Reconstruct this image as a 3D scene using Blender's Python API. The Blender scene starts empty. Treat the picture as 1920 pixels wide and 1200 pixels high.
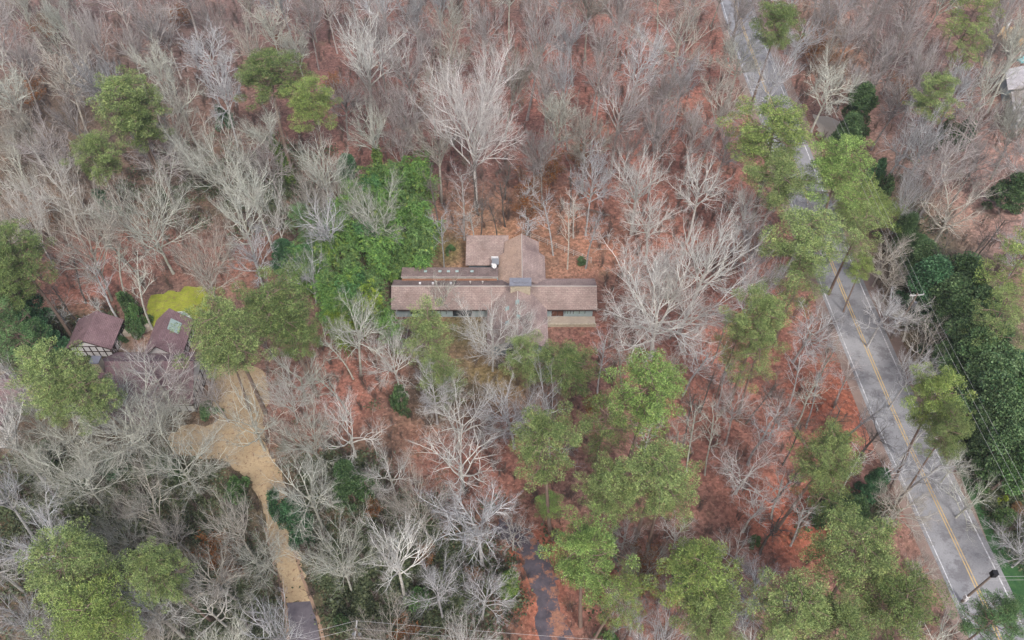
import bpy, math, random
import numpy as np
from mathutils import Vector, Matrix

# ------------------------------------------------------------ camera, sky, sun, exposure
scene = bpy.context.scene
col = scene.collection
R = math.radians
CAM_H = 100.0
PITCH = R(50)
FOC = 1490.0                                   # focal length in pixels of a 1920 wide frame

cam_d = bpy.data.cameras.new("camera")
cam_d.sensor_width = 36
cam_d.lens = FOC / 1920 * 36
cam_d.clip_start = 1.0
cam_d.clip_end = 12000
cam = bpy.data.objects.new("camera", cam_d)
col.objects.link(cam)
cam.location = (0, 0, CAM_H)
cam.rotation_euler = (R(90) - PITCH, 0, 0)
scene.camera = cam

world = bpy.data.worlds.new("World")
scene.world = world
world.use_nodes = True
wn = world.node_tree
wn.nodes.clear()
sky = wn.nodes.new("ShaderNodeTexSky")
sky.sky_type = 'NISHITA'
sky.sun_disc = False
sky.sun_elevation = R(52)
sky.sun_rotation = R(205)
sky.dust_density = 4.0
bg = wn.nodes.new("ShaderNodeBackground")
bg.inputs[1].default_value = 0.09
wo = wn.nodes.new("ShaderNodeOutputWorld")
hsv = wn.nodes.new("ShaderNodeHueSaturation")          # thin overcast: a paler sky
hsv.inputs["Saturation"].default_value = .95
wn.links.new(sky.outputs[0], hsv.inputs["Color"])
wn.links.new(hsv.outputs[0], bg.inputs[0])
wn.links.new(bg.outputs[0], wo.inputs[0])

sun_d = bpy.data.lights.new("sun", 'SUN')
sun_d.energy = 1.5
sun_d.angle = R(12)
sun_d.color = (1.0, 0.955, 0.89)
sun = bpy.data.objects.new("sun", sun_d)
col.objects.link(sun)
sun.rotation_euler = (R(38), 0, R(205 - 180))

scene.view_settings.view_transform = 'Standard'
scene.view_settings.look = 'None'
scene.view_settings.exposure = 1.15
scene.view_settings.gamma = 1
scene.view_settings.use_curve_mapping = False
scene.cycles.max_bounces = 5
scene.cycles.diffuse_bounces = 3
scene.cycles.transparent_max_bounces = 4

# ------------------------------------------------------------ helpers
rng = random.Random(7)
nrng = np.random.default_rng(11)
SP, CP = math.sin(PITCH), math.cos(PITCH)


def P(px, py, z=0.0):
    """where the sight line of a place in the photograph meets the height z"""
    u, v = (px - 960) / FOC, (py - 600) / FOC
    t = (CAM_H - z) / (SP + v * CP)
    return Vector((u * t, (CP - v * SP) * t, z))


def scale_at(px, py, z=0.0):
    v = (py - 600) / FOC
    return FOC * (SP + v * CP) / (CAM_H - z)


def to_px(p):
    dx, dy, dz = p[0], p[1], p[2] - CAM_H
    depth = dy * CP - dz * SP
    return 960 + FOC * dx / depth, 600 - FOC * (dy * SP + dz * CP) / depth


def lin(r, g, b):
    return tuple(((c / 255) / 12.92 if c / 255 <= .04045 else ((c / 255 + .055) / 1.055) ** 2.4) for c in (r, g, b)) + (1,)


def tag(o, label=None, cat=None, group=None, kind=None):
    if label: o['label'] = label
    if cat: o['category'] = cat
    if group: o['group'] = group
    if kind: o['kind'] = kind
    return o


def empty(name, loc, label, cat, group=None, rz=0.0):
    o = bpy.data.objects.new(name, None)
    o.empty_display_size = .3
    col.objects.link(o)
    o.location = loc
    o.rotation_euler = (0, 0, rz)
    return tag(o, label, cat, group)


def np_mesh(name, verts, quads, smooth=False):
    me = bpy.data.meshes.new(name)
    verts = np.asarray(verts, dtype=np.float32)
    quads = np.asarray(quads, dtype=np.int32)
    me.vertices.add(len(verts))
    me.vertices.foreach_set("co", verts.ravel())
    me.loops.add(quads.size)
    me.loops.foreach_set("vertex_index", quads.ravel())
    me.polygons.add(len(quads))
    me.polygons.foreach_set("loop_start", np.arange(0, quads.size, quads.shape[1], dtype=np.int32))
    if smooth:
        me.polygons.foreach_set("use_smooth", np.ones(len(quads), dtype=bool))
    me.update(calc_edges=True)
    return me


class MB:
    """flat faced builder in world metres, UVs run along the eave and up the slope in metres"""
    def __init__(self): self.v, self.f = [], []

    def face(self, pts):
        i = len(self.v)
        self.v += [tuple(p) for p in pts]
        self.f.append(list(range(i, i + len(pts))))

    def prism(self, pts, down=(0, 0, -.2)):
        pts = [Vector(p) for p in pts]
        d = Vector(down)
        low = [p + d for p in pts]
        n = Vector((0, 0, 0))
        for a, b in zip(pts, pts[1:] + pts[:1]): n += a.cross(b)
        if n.dot(d) > 0:
            pts.reverse(); low.reverse()
        self.face(pts)
        self.face(low[::-1])
        for k in range(len(pts)):
            a, b = k, (k + 1) % len(pts)
            self.face([pts[b], pts[a], low[a], low[b]])
        return self

    def box(self, x0, y0, z0, x1, y1, z1):
        return self.prism([(x0, y0, z1), (x1, y0, z1), (x1, y1, z1), (x0, y1, z1)], (0, 0, z0 - z1))

    def tube(self, pts, r, n=6):
        pts = [Vector(p) for p in pts]
        rr = r if isinstance(r, (list, tuple)) else [r] * len(pts)
        rings = []
        for k, p in enumerate(pts):
            t = (pts[min(k + 1, len(pts) - 1)] - pts[max(k - 1, 0)]).normalized()
            a = Vector((0, 0, 1)) if abs(t.z) < .9 else Vector((1, 0, 0))
            u = t.cross(a).normalized(); w = t.cross(u)
            rings.append([p + (u * math.cos(2 * math.pi * j / n) + w * math.sin(2 * math.pi * j / n)) * rr[k] for j in range(n)])
        for a, b in zip(rings, rings[1:]):
            for j in range(n):
                self.face([a[j], a[(j + 1) % n], b[(j + 1) % n], b[j]])
        self.face(rings[0]); self.face(rings[-1][::-1])
        return self

    def build(self, name, m, parent=None, label=None):
        off = Vector(parent.matrix_world.translation) if parent else Vector((0, 0, 0))
        if parent:
            off = Vector((0, 0, 0)); q = parent
            while q: off += q.location; q = q.parent
        me = bpy.data.meshes.new(name)
        me.from_pydata([(x - off.x, y - off.y, z - off.z) for x, y, z in self.v], [], self.f)
        uv = me.uv_layers.new(name="UVMap").data
        for poly in me.polygons:
            nn = poly.normal
            if abs(nn.z) > .995: ua, va = Vector((1, 0, 0)), Vector((0, 1, 0))
            else:
                ua = Vector((0, 0, 1)).cross(nn).normalized(); va = nn.cross(ua)
            for li in poly.loop_indices:
                c = me.vertices[me.loops[li].vertex_index].co + off
                uv[li].uv = (c.dot(ua), c.dot(va))
        me.materials.append(m)
        o = bpy.data.objects.new(name, me)
        col.objects.link(o)
        if parent: o.parent = parent
        if label: o['label'] = label
        return o


# ------------------------------------------------------------ materials
def new_mat(name, rough=.85):
    m = bpy.data.materials.new(name)
    m.use_nodes = True
    nt = m.node_tree
    b = nt.nodes["Principled BSDF"]
    b.inputs["Roughness"].default_value = rough
    b.inputs["Specular IOR Level"].default_value = .25
    return m, nt, b


def N(nt, t, **kw):
    n = nt.nodes.new(t)
    for k, v in kw.items(): setattr(n, k, v)
    return n


def noise(nt, vec, scale, detail=4, rough=.55):
    n = N(nt, "ShaderNodeTexNoise")
    n.inputs["Scale"].default_value = scale
    n.inputs["Detail"].default_value = detail
    n.inputs["Roughness"].default_value = rough
    if vec: nt.links.new(vec, n.inputs["Vector"])
    return n.outputs["Fac"]


def ramp(nt, fac, stops):
    r = N(nt, "ShaderNodeValToRGB")
    e = r.color_ramp.elements
    while len(e) < len(stops): e.new(.5)
    for el, (p, c) in zip(e, stops):
        el.position = p; el.color = c if len(c) == 4 else tuple(c) + (1,)
    nt.links.new(fac, r.inputs[0])
    return r.outputs["Color"]


def mix(nt, fac, a, b, mode='MIX'):
    n = N(nt, "ShaderNodeMix", data_type='RGBA', blend_type=mode)
    for s, v in ((n.inputs[0], fac), (n.inputs[6], a), (n.inputs[7], b)):
        if hasattr(v, "is_linked"): nt.links.new(v, s)
        else: s.default_value = v
    return n.outputs[2]


def grey(v): return (v, v, v, 1)


def pos(nt): return N(nt, "ShaderNodeNewGeometry").outputs["Position"]


def simple(name, c, var=.25, scale=1.5, rough=.85, fine=12, metal=0):
    m, nt, b = new_mat(name, rough)
    p = pos(nt)
    f = mix(nt, .5, noise(nt, p, scale), noise(nt, p, fine))
    k = ramp(nt, f, [(.3, grey(1 - var)), (.7, grey(1 + var * .6))])
    nt.links.new(mix(nt, 1.0, c, k, 'MULTIPLY'), b.inputs["Base Color"])
    b.inputs["Metallic"].default_value = metal
    return m


def bark_mat(name, mul, dark=.55):
    m, nt, b = new_mat(name, .95)
    oi = N(nt, "ShaderNodeObjectInfo")
    p = pos(nt)
    k = ramp(nt, noise(nt, p, 2.2, 5, .7), [(.3, grey(dark)), (.68, grey(1.15))])
    c = mix(nt, 1.0, oi.outputs["Color"], k, 'MULTIPLY')
    c = mix(nt, 1.0, c, mul, 'MULTIPLY')
    # lichen and moss patches on the bark
    fm = ramp(nt, noise(nt, p, .8, 3), [(.55, grey(0)), (.72, grey(.35))])
    c = mix(nt, fm, c, (.20, .22, .12, 1))
    nt.links.new(c, b.inputs["Base Color"])
    return m


def leaf_mat(name, lo, hi, tip=None, rough=.6, use_obj=True):
    m, nt, b = new_mat(name, rough)
    g = N(nt, "ShaderNodeNewGeometry")
    c = mix(nt, g.outputs["Random Per Island"], lo, hi)
    p = g.outputs["Position"]
    c = mix(nt, 1.0, c, ramp(nt, noise(nt, p, .55, 3), [(.32, grey(.6)), (.7, grey(1.3))]), 'MULTIPLY')
    if tip:
        f = ramp(nt, noise(nt, p, 1.1, 3), [(.56, grey(0)), (.7, grey(.6))])
        c = mix(nt, f, c, tip)
    if use_obj:
        oi = N(nt, "ShaderNodeObjectInfo")
        c = mix(nt, 1.0, c, oi.outputs["Color"], 'MULTIPLY')
    nt.links.new(c, b.inputs["Base Color"])
    return m


def shingle_mat(name, c1, c2, mortar, row=.22, wid=.5, stain=None, stain_amt=.5, tone=None):
    m, nt, b = new_mat(name, .9)
    uv = N(nt, "ShaderNodeTexCoord").outputs["UV"]
    br = N(nt, "ShaderNodeTexBrick")
    nt.links.new(uv, br.inputs["Vector"])
    for k, v in (("Color1", c1), ("Color2", c2), ("Mortar", mortar), ("Scale", 1.0), ("Mortar Size", .022),
                 ("Mortar Smooth", .3), ("Brick Width", wid), ("Row Height", row)):
        br.inputs[k].default_value = v
    p = pos(nt)
    c = br.outputs["Color"]
    c = mix(nt, 1.0, c, ramp(nt, noise(nt, p, .45, 5, .65), [(.3, grey(.74)), (.7, grey(1.18))]), 'MULTIPLY')
    c = mix(nt, 1.0, c, ramp(nt, noise(nt, p, 6, 3), [(.35, grey(.8)), (.65, grey(1.15))]), 'MULTIPLY')
    if stain:
        c = mix(nt, ramp(nt, noise(nt, p, .3, 5, .7), [(.5, grey(0)), (.7, grey(stain_amt))]), c, stain)
    nt.links.new(c, b.inputs["Base Color"])
    return m


M = {}
M['bark'] = bark_mat("bark_trunk", (.72, .70, .68, 1), .5)
M['branch'] = bark_mat("bark_branches", (1, 1, 1, 1), .75)
M['pinebark'] = simple("pine_bark", lin(128, 110, 100), .35, 1.2, .95)
M['needle'] = leaf_mat("pine_needles", lin(60, 86, 48), lin(154, 170, 108), lin(166, 170, 104))
M['broad'] = leaf_mat("glossy_leaves", lin(46, 78, 50), lin(114, 138, 94), None, .5)
M['bamboo'] = leaf_mat("bamboo_leaves", lin(44, 76, 42), lin(128, 160, 96), lin(170, 176, 84), .5)
M['culm'] = simple("bamboo_culm", lin(110, 130, 60), .2)
M['dryleaf'] = leaf_mat("dry_leaves", lin(160, 100, 60), lin(214, 158, 110), None, .8)
M['ivy'] = leaf_mat("ivy_leaves", lin(52, 84, 40), lin(120, 140, 70), None, .5)
M['twigs'] = bark_mat("bark_twigs", (.60, .57, .56, 1), .62)
M['twig'] = simple("undergrowth_twigs", lin(104, 90, 84), .4, .3)
M['roof'] = shingle_mat("brown_shingles", lin(150, 134, 128), lin(140, 122, 117), lin(116, 100, 96), .30, .6, lin(108, 90, 84), .45)
M['roof_straw'] = shingle_mat("straw_covered_shingles", lin(166, 144, 130), lin(156, 133, 120), lin(130, 110, 100), .30, .6, lin(174, 148, 130), .5)
M['roof_purple'] = shingle_mat("weathered_shingles", lin(160, 142, 138), lin(150, 132, 128), lin(120, 104, 102), .30, .6, lin(96, 80, 84), .6)
M['roof_grey'] = shingle_mat("grey_shingles", lin(134, 118, 114), lin(118, 104, 102), lin(90, 78, 76), .3, .6, lin(92, 80, 80), .6)
M['maroon'] = shingle_mat("maroon_shingles", lin(134, 110, 114), lin(122, 99, 104), lin(98, 78, 84), .25, .45, lin(140, 120, 120), .4)
M['pale_roof'] = shingle_mat("pale_shingles", lin(190, 186, 188), lin(176, 172, 176), lin(150, 146, 150), .3, .6, lin(150, 146, 150), .4)
M['wall_blue'] = simple("blue_grey_siding", lin(150, 164, 168), .15)
M['wall_dark'] = simple("slate_siding", lin(96, 106, 116), .2)
M['trim'] = simple("weathered_trim", lin(176, 168, 162), .2)
M['white'] = simple("white_paint", lin(196, 195, 196), .1)
M['timber'] = simple("dark_timber", lin(62, 50, 48), .2)
M['glass'] = simple("dark_glass", lin(44, 52, 58), .3, 1, .15)
M['skyglass'] = simple("skylight_glass", lin(150, 168, 166), .25, 1, .2)
M['stone'] = simple("chimney_stone", lin(176, 166, 148), .45, 2.5)
M['cap'] = simple("chimney_cap", lin(120, 122, 132), .3, 2)
M['door'] = simple("brown_door", lin(96, 62, 50), .2)
M['concrete'] = simple("concrete", lin(168, 156, 144), .25, 1.2)
M['litterroof'] = simple("leaf_litter_on_roof", lin(142, 102, 82), .45, 3)
M['metal'] = simple("grey_metal", lin(140, 142, 146), .15, 2, .4, 10, .6)
M['black'] = simple("black_housing", lin(34, 34, 38), .2)
M['pole'] = simple("pole_wood", lin(130, 118, 108), .35, 3)
M['wire'] = simple("wire", lin(176, 176, 176), .05, 1, .5)
M['pool'] = simple("pool_water", lin(120, 176, 180), .1, 1, .1)

# ------------------------------------------------------------ ground
ROAD_C = [(-60, 64.9), (0, 61.9), (33, 59.95), (39.5, 59.55), (48, 58.75), (54, 58.2), (63, 57.3), (74, 56.75), (92, 55.95), (147, 55.2), (174, 54.85), (187, 55.2), (260, 54.6), (420, 50), (700, 30)]
_ry = np.array([a for a, b in ROAD_C], float); _rx = np.array([b for a, b in ROAD_C], float)


def road_x(y): return float(np.interp(y, _ry, _rx))


def poly_w(pts): return [P(x, y) for x, y in pts]


def in_poly(x, y, poly):
    c = False
    n = len(poly)
    for i in range(n):
        x1, y1 = poly[i][0], poly[i][1]; x2, y2 = poly[i - 1][0], poly[i - 1][1]
        if (y1 > y) != (y2 > y) and x < (x2 - x1) * (y - y1) / (y2 - y1) + x1: c = not c
    return c


DRIVE_TAN = [(398, 698), (408, 682), (455, 680), (490, 690), (508, 722), (500, 770), (494, 815), (506, 855), (528, 885), (537, 925), (543, 975), (554, 1020), (566, 1060), (575, 1098), (583, 1127),
             (534, 1131), (526, 1100), (515, 1050), (505, 1010), (499, 975), (486, 935), (462, 895), (436, 872), (405, 858), (370, 858), (325, 852), (318, 815), (345, 795), (385, 800), (408, 790), (402, 765), (392, 745)]
DRIVE_DARK = [(532, 1131), (583, 1127), (594, 1165), (600, 1200), (612, 1260), (535, 1260), (539, 1200), (537, 1160)]
LEAFY = [(1016, 1270), (1009, 1195), (1010, 1144), (1000, 1101), (988, 1065), (966, 1030), (944, 1008), (918, 988),
         (938, 966), (966, 976), (994, 998), (1022, 1025), (1032, 1056), (1044, 1099), (1056, 1144), (1072, 1195), (1086, 1270)]
LAWN = [(273, 612), (274, 575), (290, 553), (325, 543), (385, 536), (396, 560), (385, 590), (350, 600), (318, 603)]
TANYARD = [(1855, 66), (1880, 50), (1935, 46), (1940, 90), (1885, 84)]
APRON = [(1524, 216), (1548, 218), (1588, 232), (1580, 256), (1556, 268), (1532, 250)]
HOUSE_BOX = (-20.5, 15, 75, 103)
TUDOR_BOX = (-84, -44, 58, 84)

DR_W = [poly_w(DRIVE_TAN), poly_w(DRIVE_DARK), poly_w(LEAFY), poly_w(LAWN), poly_w(TANYARD), poly_w(APRON)]


def flat_here(x, y):
    """0 on paved or built places, 1 in the woods"""
    d = 99.0
    for x0, x1, y0, y1 in (HOUSE_BOX, TUDOR_BOX):
        d = min(d, math.hypot(max(x0 - x, 0, x - x1), max(y0 - y, 0, y - y1)))
    d = min(d, max(0, abs(x - road_x(y)) - 7))
    if 15 < y < 180 and abs(x) < 150:
        for w in DR_W:
            if in_poly(x, y, w): return 0
            for a, c in zip(w, w[1:] + w[:1]):
                if abs(a.x - x) > 40 or abs(a.y - y) > 40: continue
                ex, ey = c.x - a.x, c.y - a.y
                t = max(0, min(1, ((x - a.x) * ex + (y - a.y) * ey) / (ex * ex + ey * ey + 1e-9)))
                d = min(d, max(0, math.hypot(x - a.x - ex * t, y - a.y - ey * t) - 2))
    return min(1, d / 14)


# soil zones: (px, py, radius x px, radius y px, soil)
SOIL = dict(base=lin(130, 104, 94), red=lin(146, 102, 90), deep=lin(120, 86, 80), orange=lin(154, 121, 98), mauve=lin(118, 98, 94),
            green=lin(86, 84, 64), ivy=lin(62, 86, 58), olive=lin(118, 110, 72), pink=lin(152, 124, 116), bright=lin(158, 96, 76), brown=lin(98, 86, 74))
ZONES = [(200, 120, 420, 260, 'mauve'), (60, 300, 260, 260, 'brown'), (430, 330, 260, 160, 'brown'), (760, 170, 300, 190, 'deep'), (1080, 220, 200, 200, 'deep'),
         (960, 440, 190, 90, 'orange'), (1100, 430, 160, 80, 'orange'), (1250, 330, 240, 190, 'red'), (1250, 120, 260, 110, 'red'), (1400, 740, 260, 260, 'red'),
         (1560, 740, 90, 80, 'bright'), (1480, 980, 90, 90, 'bright'), (1160, 640, 120, 90, 'red'), (1400, 560, 120, 120, 'red'),
         (200, 950, 420, 260, 'green'), (700, 1080, 330, 150, 'green'), (420, 1150, 250, 90, 'green'), (620, 850, 140, 90, 'green'), (900, 720, 110, 60, 'olive'),
         (660, 700, 110, 80, 'red'), (600, 760, 150, 90, 'red'), (240, 480, 170, 50, 'red'), (150, 560, 100, 60, 'red'), (480, 490, 120, 50, 'red'), (900, 860, 150, 110, 'red'),
         (1800, 450, 180, 60, 'pink'), (1860, 330, 130, 120, 'pink'), (1620, 120, 160, 130, 'mauve'), (1560, 90, 60, 90, 'orange'),
         (1800, 620, 120, 260, 'ivy'), (1850, 880, 90, 110, 'ivy'), (1895, 1040, 45, 90, 'bright'), (1025, 1110, 62, 130, 'bright'), (985, 1020, 50, 40, 'bright'), (1180, 1100, 160, 110, 'red'),
         (640, 480, 150, 130, 'brown'), (840, 470, 30, 30, 'olive'), (820, 745, 90, 60, 'brown'), (1700, 500, 60, 160, 'brown'), (90, 640, 120, 60, 'ivy'), (870, 620, 60, 40, 'olive'), (1230, 80, 40, 14, 'pink')]


def axis(lo, hi, step, far):
    a = list(np.arange(lo, hi + .01, step))
    d = step
    left, right = [], []
    x = a[0]
    while x > -far: d *= 1.5; x -= d; left.append(x)
    d = step; x = a[-1]
    while x < far: d *= 1.5; x += d; right.append(x)
    return np.array(left[::-1] + a + right)


gx, gy = axis(-150, 150, 1.5, 5000), axis(15, 245, 1.5, 5000)
GX, GY = np.meshgrid(gx, gy)


def relief(x, y):
    return (.55 * np.sin(x * .051 + 1.3) * np.sin(y * .043 + .4) + .35 * np.sin(x * .13 + y * .09) + .16 * np.sin(x * .37 - y * .21 + 2) + .1 * np.sin(x * .6 + y * .71))


FL = np.array([flat_here(x, y) for x, y in zip(GX.ravel(), GY.ravel())])
GZ = relief(GX.ravel(), GY.ravel()) * FL * .8 - .02


def ground_z(x, y): return float(relief(np.float64(x), np.float64(y))) * flat_here(x, y) * .8 - .02


nx, ny = len(gx), len(gy)
idx = np.arange(nx * ny).reshape(ny, nx)
quads = np.stack([idx[:-1, :-1], idx[:-1, 1:], idx[1:, 1:], idx[1:, :-1]], -1).reshape(-1, 4)
gme = np_mesh("ground", np.stack([GX.ravel(), GY.ravel(), GZ], -1), quads, True)
C = np.tile(np.array(SOIL['base'][:3]), (nx * ny, 1))
fx, fy = GX.ravel(), GY.ravel()
dep = np.maximum(fy * CP + CAM_H * SP, 1)
PX = 960 + FOC * fx / dep
PY = 600 - FOC * (fy * SP - CAM_H * CP) / dep
for zx, zy, rx, ry, s in ZONES:
    c = P(zx, zy)
    sx = rx / scale_at(zx, zy); sy = abs(P(zx, zy - ry).y - P(zx, zy + ry).y) / 2
    w = np.exp(-(((fx - c.x) / sx) ** 2 + ((fy - c.y) / sy) ** 2) ** 1.3)[:, None]
    C = C * (1 - w) + np.array(SOIL[s][:3]) * w
ca = gme.color_attributes.new("soil", 'FLOAT_COLOR', 'POINT')
ca.data.foreach_set("color", np.concatenate([C, np.ones((len(C), 1))], 1).astype(np.float32).ravel())
m, nt, b = new_mat("forest_floor", .95)
at = N(nt, "ShaderNodeAttribute", attribute_name="soil")
p = pos(nt)
c = at.outputs["Color"]
vor = N(nt, "ShaderNodeTexVoronoi"); vor.inputs["Scale"].default_value = 2.6
nt.links.new(p, vor.inputs["Vector"])
sep = N(nt, "ShaderNodeSeparateColor"); nt.links.new(vor.outputs["Color"], sep.inputs[0])
c = mix(nt, 1.0, c, ramp(nt, sep.outputs[0], [(0, grey(.66)), (1, grey(1.36))]), 'MULTIPLY')
c = mix(nt, 1.0, c, ramp(nt, noise(nt, p, .09, 6, .65), [(.33, (.62, .66, .70, 1)), (.66, (1.25, 1.14, 1.08, 1))]), 'MULTIPLY')
c = mix(nt, 1.0, c, ramp(nt, noise(nt, p, 1.3, 5, .75), [(.34, grey(.62)), (.66, grey(1.25))]), 'MULTIPLY')
c = mix(nt, ramp(nt, noise(nt, p, .5, 5, .7), [(.6, grey(0)), (.74, grey(.5))]), c, lin(172, 138, 118))
c = mix(nt, ramp(nt, noise(nt, p, .21, 6, .75), [(.58, grey(0)), (.7, grey(.6))]), c, lin(92, 78, 66))
c = mix(nt, ramp(nt, noise(nt, p, .15, 7, .8), [(.56, grey(0)), (.68, grey(.5))]), c, lin(88, 92, 66))
c = mix(nt, ramp(nt, noise(nt, p, 3.4, 3, .9), [(.6, grey(0)), (.68, grey(.75))]), c, lin(196, 166, 150))
c = mix(nt, ramp(nt, noise(nt, p, 2.7, 4, .9), [(.3, grey(.7)), (.38, grey(0))]), c, lin(66, 50, 46))
nt.links.new(c, b.inputs["Base Color"])
gme.materials.append(m)
ground = bpy.data.objects.new("ground", gme)
col.objects.link(ground)
tag(ground, kind='structure')


def ragged(pts, amp=.22, step=.7, seed=3):
    rg = random.Random(seed); out = []
    for a, c in zip(pts, pts[1:] + pts[:1]):
        L = (c - a).length; n = max(1, int(L / step))
        for k in range(n):
            q = a.lerp(c, k / n)
            out.append(q + Vector((rg.gauss(0, amp), rg.gauss(0, amp), 0)))
    return out


def sheet(name, pts, z, m, kind='structure', **kw):
    me = bpy.data.meshes.new(name)
    me.from_pydata([(p[0], p[1], z) for p in pts], [], [list(range(len(pts)))])
    me.materials.append(m)
    o = bpy.data.objects.new(name, me)
    col.objects.link(o)
    return tag(o, kind=kind, **kw)


def strip(name, ys, xa, xb, z, m, kind='structure'):
    v, f = [], []
    for i, y in enumerate(ys):
        v += [(road_x(y) + xa, y, z), (road_x(y) + xb, y, z)]
        if i: f.append((2 * i - 2, 2 * i - 1, 2 * i + 1, 2 * i))
    me = bpy.data.meshes.new(name)
    me.from_pydata(v, [], f); me.materials.append(m)
    o = bpy.data.objects.new(name, me); col.objects.link(o)
    return tag(o, kind=kind)


ys = list(np.arange(-60, 420, 6.0))
m, nt, b = new_mat("asphalt", .85)
p = pos(nt)
c = ramp(nt, noise(nt, p, .12, 5, .6), [(.3, lin(124, 124, 128)), (.7, lin(152, 152, 155))])
c = mix(nt, ramp(nt, noise(nt, p, .35, 5, .75), [(.5, grey(0)), (.6, grey(.75))]), c, lin(106, 104, 108))
c = mix(nt, 1.0, c, ramp(nt, noise(nt, p, 5, 3), [(.3, grey(.88)), (.7, grey(1.08))]), 'MULTIPLY')
nt.links.new(c, b.inputs["Base Color"])
M['asphalt'] = m


def paint(name, c, wear):
    m, nt, b = new_mat(name, .7)
    p = pos(nt)
    nt.links.new(mix(nt, ramp(nt, noise(nt, p, 1.6, 6, .8), [(wear, grey(0)), (wear + .08, grey(.85))]), c, lin(150, 148, 150)), b.inputs["Base Color"])
    return m


M['yellow'] = paint("yellow_paint", lin(190, 162, 108), .5)
M['wline'] = paint("white_line_paint", lin(206, 206, 210), .47)
strip("road_verge", ys, -5.2, 6.2, .012, simple("gravel_verge", lin(138, 120, 112), .35, .6), 'structure')
strip("road", ys, -3.75, 4.25, .03, M['asphalt'])
strip("road_line", ys, -3.3, -3.17, .035, M['wline'])
strip("road_line", ys, 3.4, 3.56, .035, M['wline'])
strip("road_line", ys, -.27, -.11, .035, M['yellow'])
strip("road_line", ys, .11, .27, .035, M['yellow'])

m, nt, b = new_mat("tan_drive", .9)
p = pos(nt)
c = ramp(nt, noise(nt, p, .25, 5, .6), [(.3, lin(158, 138, 110)), (.7, lin(190, 168, 136))])
c = mix(nt, ramp(nt, noise(nt, p, .5, 6, .8), [(.52, grey(0)), (.7, grey(.8))]), c, lin(124, 106, 84))
c = mix(nt, ramp(nt, noise(nt, p, 1.7, 5, .8), [(.54, grey(0)), (.62, grey(.8))]), c, lin(120, 88, 70))
c = mix(nt, 1.0, c, ramp(nt, noise(nt, p, 4, 4), [(.3, grey(.85)), (.7, grey(1.08))]), 'MULTIPLY')
nt.links.new(c, b.inputs["Base Color"])
sheet("driveway", ragged(DR_W[0]), .03, m)
m, nt, b = new_mat("dark_asphalt", .85)
p = pos(nt)
c = ramp(nt, noise(nt, p, .5, 5, .65), [(.3, lin(76, 72, 80)), (.7, lin(110, 104, 110))])
M['darkasph'] = m
nt.links.new(c, b.inputs["Base Color"])
sheet("driveway", DR_W[1], .034, m)
m, nt, b = new_mat("leafy_asphalt", .9)
p = pos(nt)
c = ramp(nt, noise(nt, p, .6, 5, .65), [(.3, lin(62, 58, 66)), (.7, lin(96, 90, 98))])
f = ramp(nt, noise(nt, p, .42, 6, .75), [(.5, grey(0)), (.56, grey(1))])
lf = ramp(nt, noise(nt, p, 2.5, 4, .7), [(.3, lin(112, 80, 70)), (.7, lin(162, 118, 98))])
nt.links.new(mix(nt, f, c, lf), b.inputs["Base Color"])
sheet("driveway", ragged(DR_W[2], .3), .03, m)
for side, pts in enumerate((DRIVE_DARK[:0] + [(499, 990), (505, 1020), (515, 1060), (528, 1105), (536, 1140), (540, 1200), (538, 1260)], [(543, 990), (553, 1035), (568, 1085), (584, 1125), (598, 1165), (606, 1200), (618, 1260)])):
    w = poly_w(pts)
    sheet("path_edge", [q + Vector((-.22, 0, 0)) for q in w] + [q + Vector((.22, 0, 0)) for q in w[::-1]], (.055), simple("drive_edging", lin(148, 124, 106), .3, 1))
m, nt, b = new_mat("lawn_grass", .9)
p = pos(nt)
c = ramp(nt, noise(nt, p, .4, 6, .7), [(.3, lin(112, 122, 40)), (.7, lin(158, 162, 66))])
c = mix(nt, ramp(nt, noise(nt, p, 1.2, 6, .8), [(.5, grey(0)), (.64, grey(.8))]), c, lin(122, 104, 74))
c = mix(nt, 1.0, c, ramp(nt, noise(nt, p, 7, 3), [(.3, grey(.75)), (.7, grey(1.15))]), 'MULTIPLY')
nt.links.new(c, b.inputs["Base Color"])
sheet("lawn", ragged(DR_W[3], .35), .03, m)
sheet("yard_ground", ragged(DR_W[4], .5), .02, simple("tan_soil", lin(172, 146, 112), .3, .4))
sheet("driveway", ragged(DR_W[5], .3), .02, simple("pale_gravel", lin(168, 160, 150), .2, .4))
m, nt, b = new_mat("deep_green_ground", .9)
p = pos(nt)
c = ramp(nt, noise(nt, p, 1.2, 6, .8), [(.3, lin(34, 70, 44)), (.6, lin(62, 96, 56)), (.75, lin(112, 104, 72))])
nt.links.new(c, b.inputs["Base Color"])
sheet("bank_ground", poly_w([(1790, 800), (1824, 806), (1842, 850), (1862, 878), (1882, 905), (1930, 925), (1990, 1240), (1950, 1240), (1880, 1090), (1830, 960), (1790, 870)]), .018, m)

# ------------------------------------------------------------ the brown house in the middle
house = empty("house", (0, 87, 0), "long low house with brown shingle roofs, a wide stone chimney and two crossing gables", "house")
RX = 1.65
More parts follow.
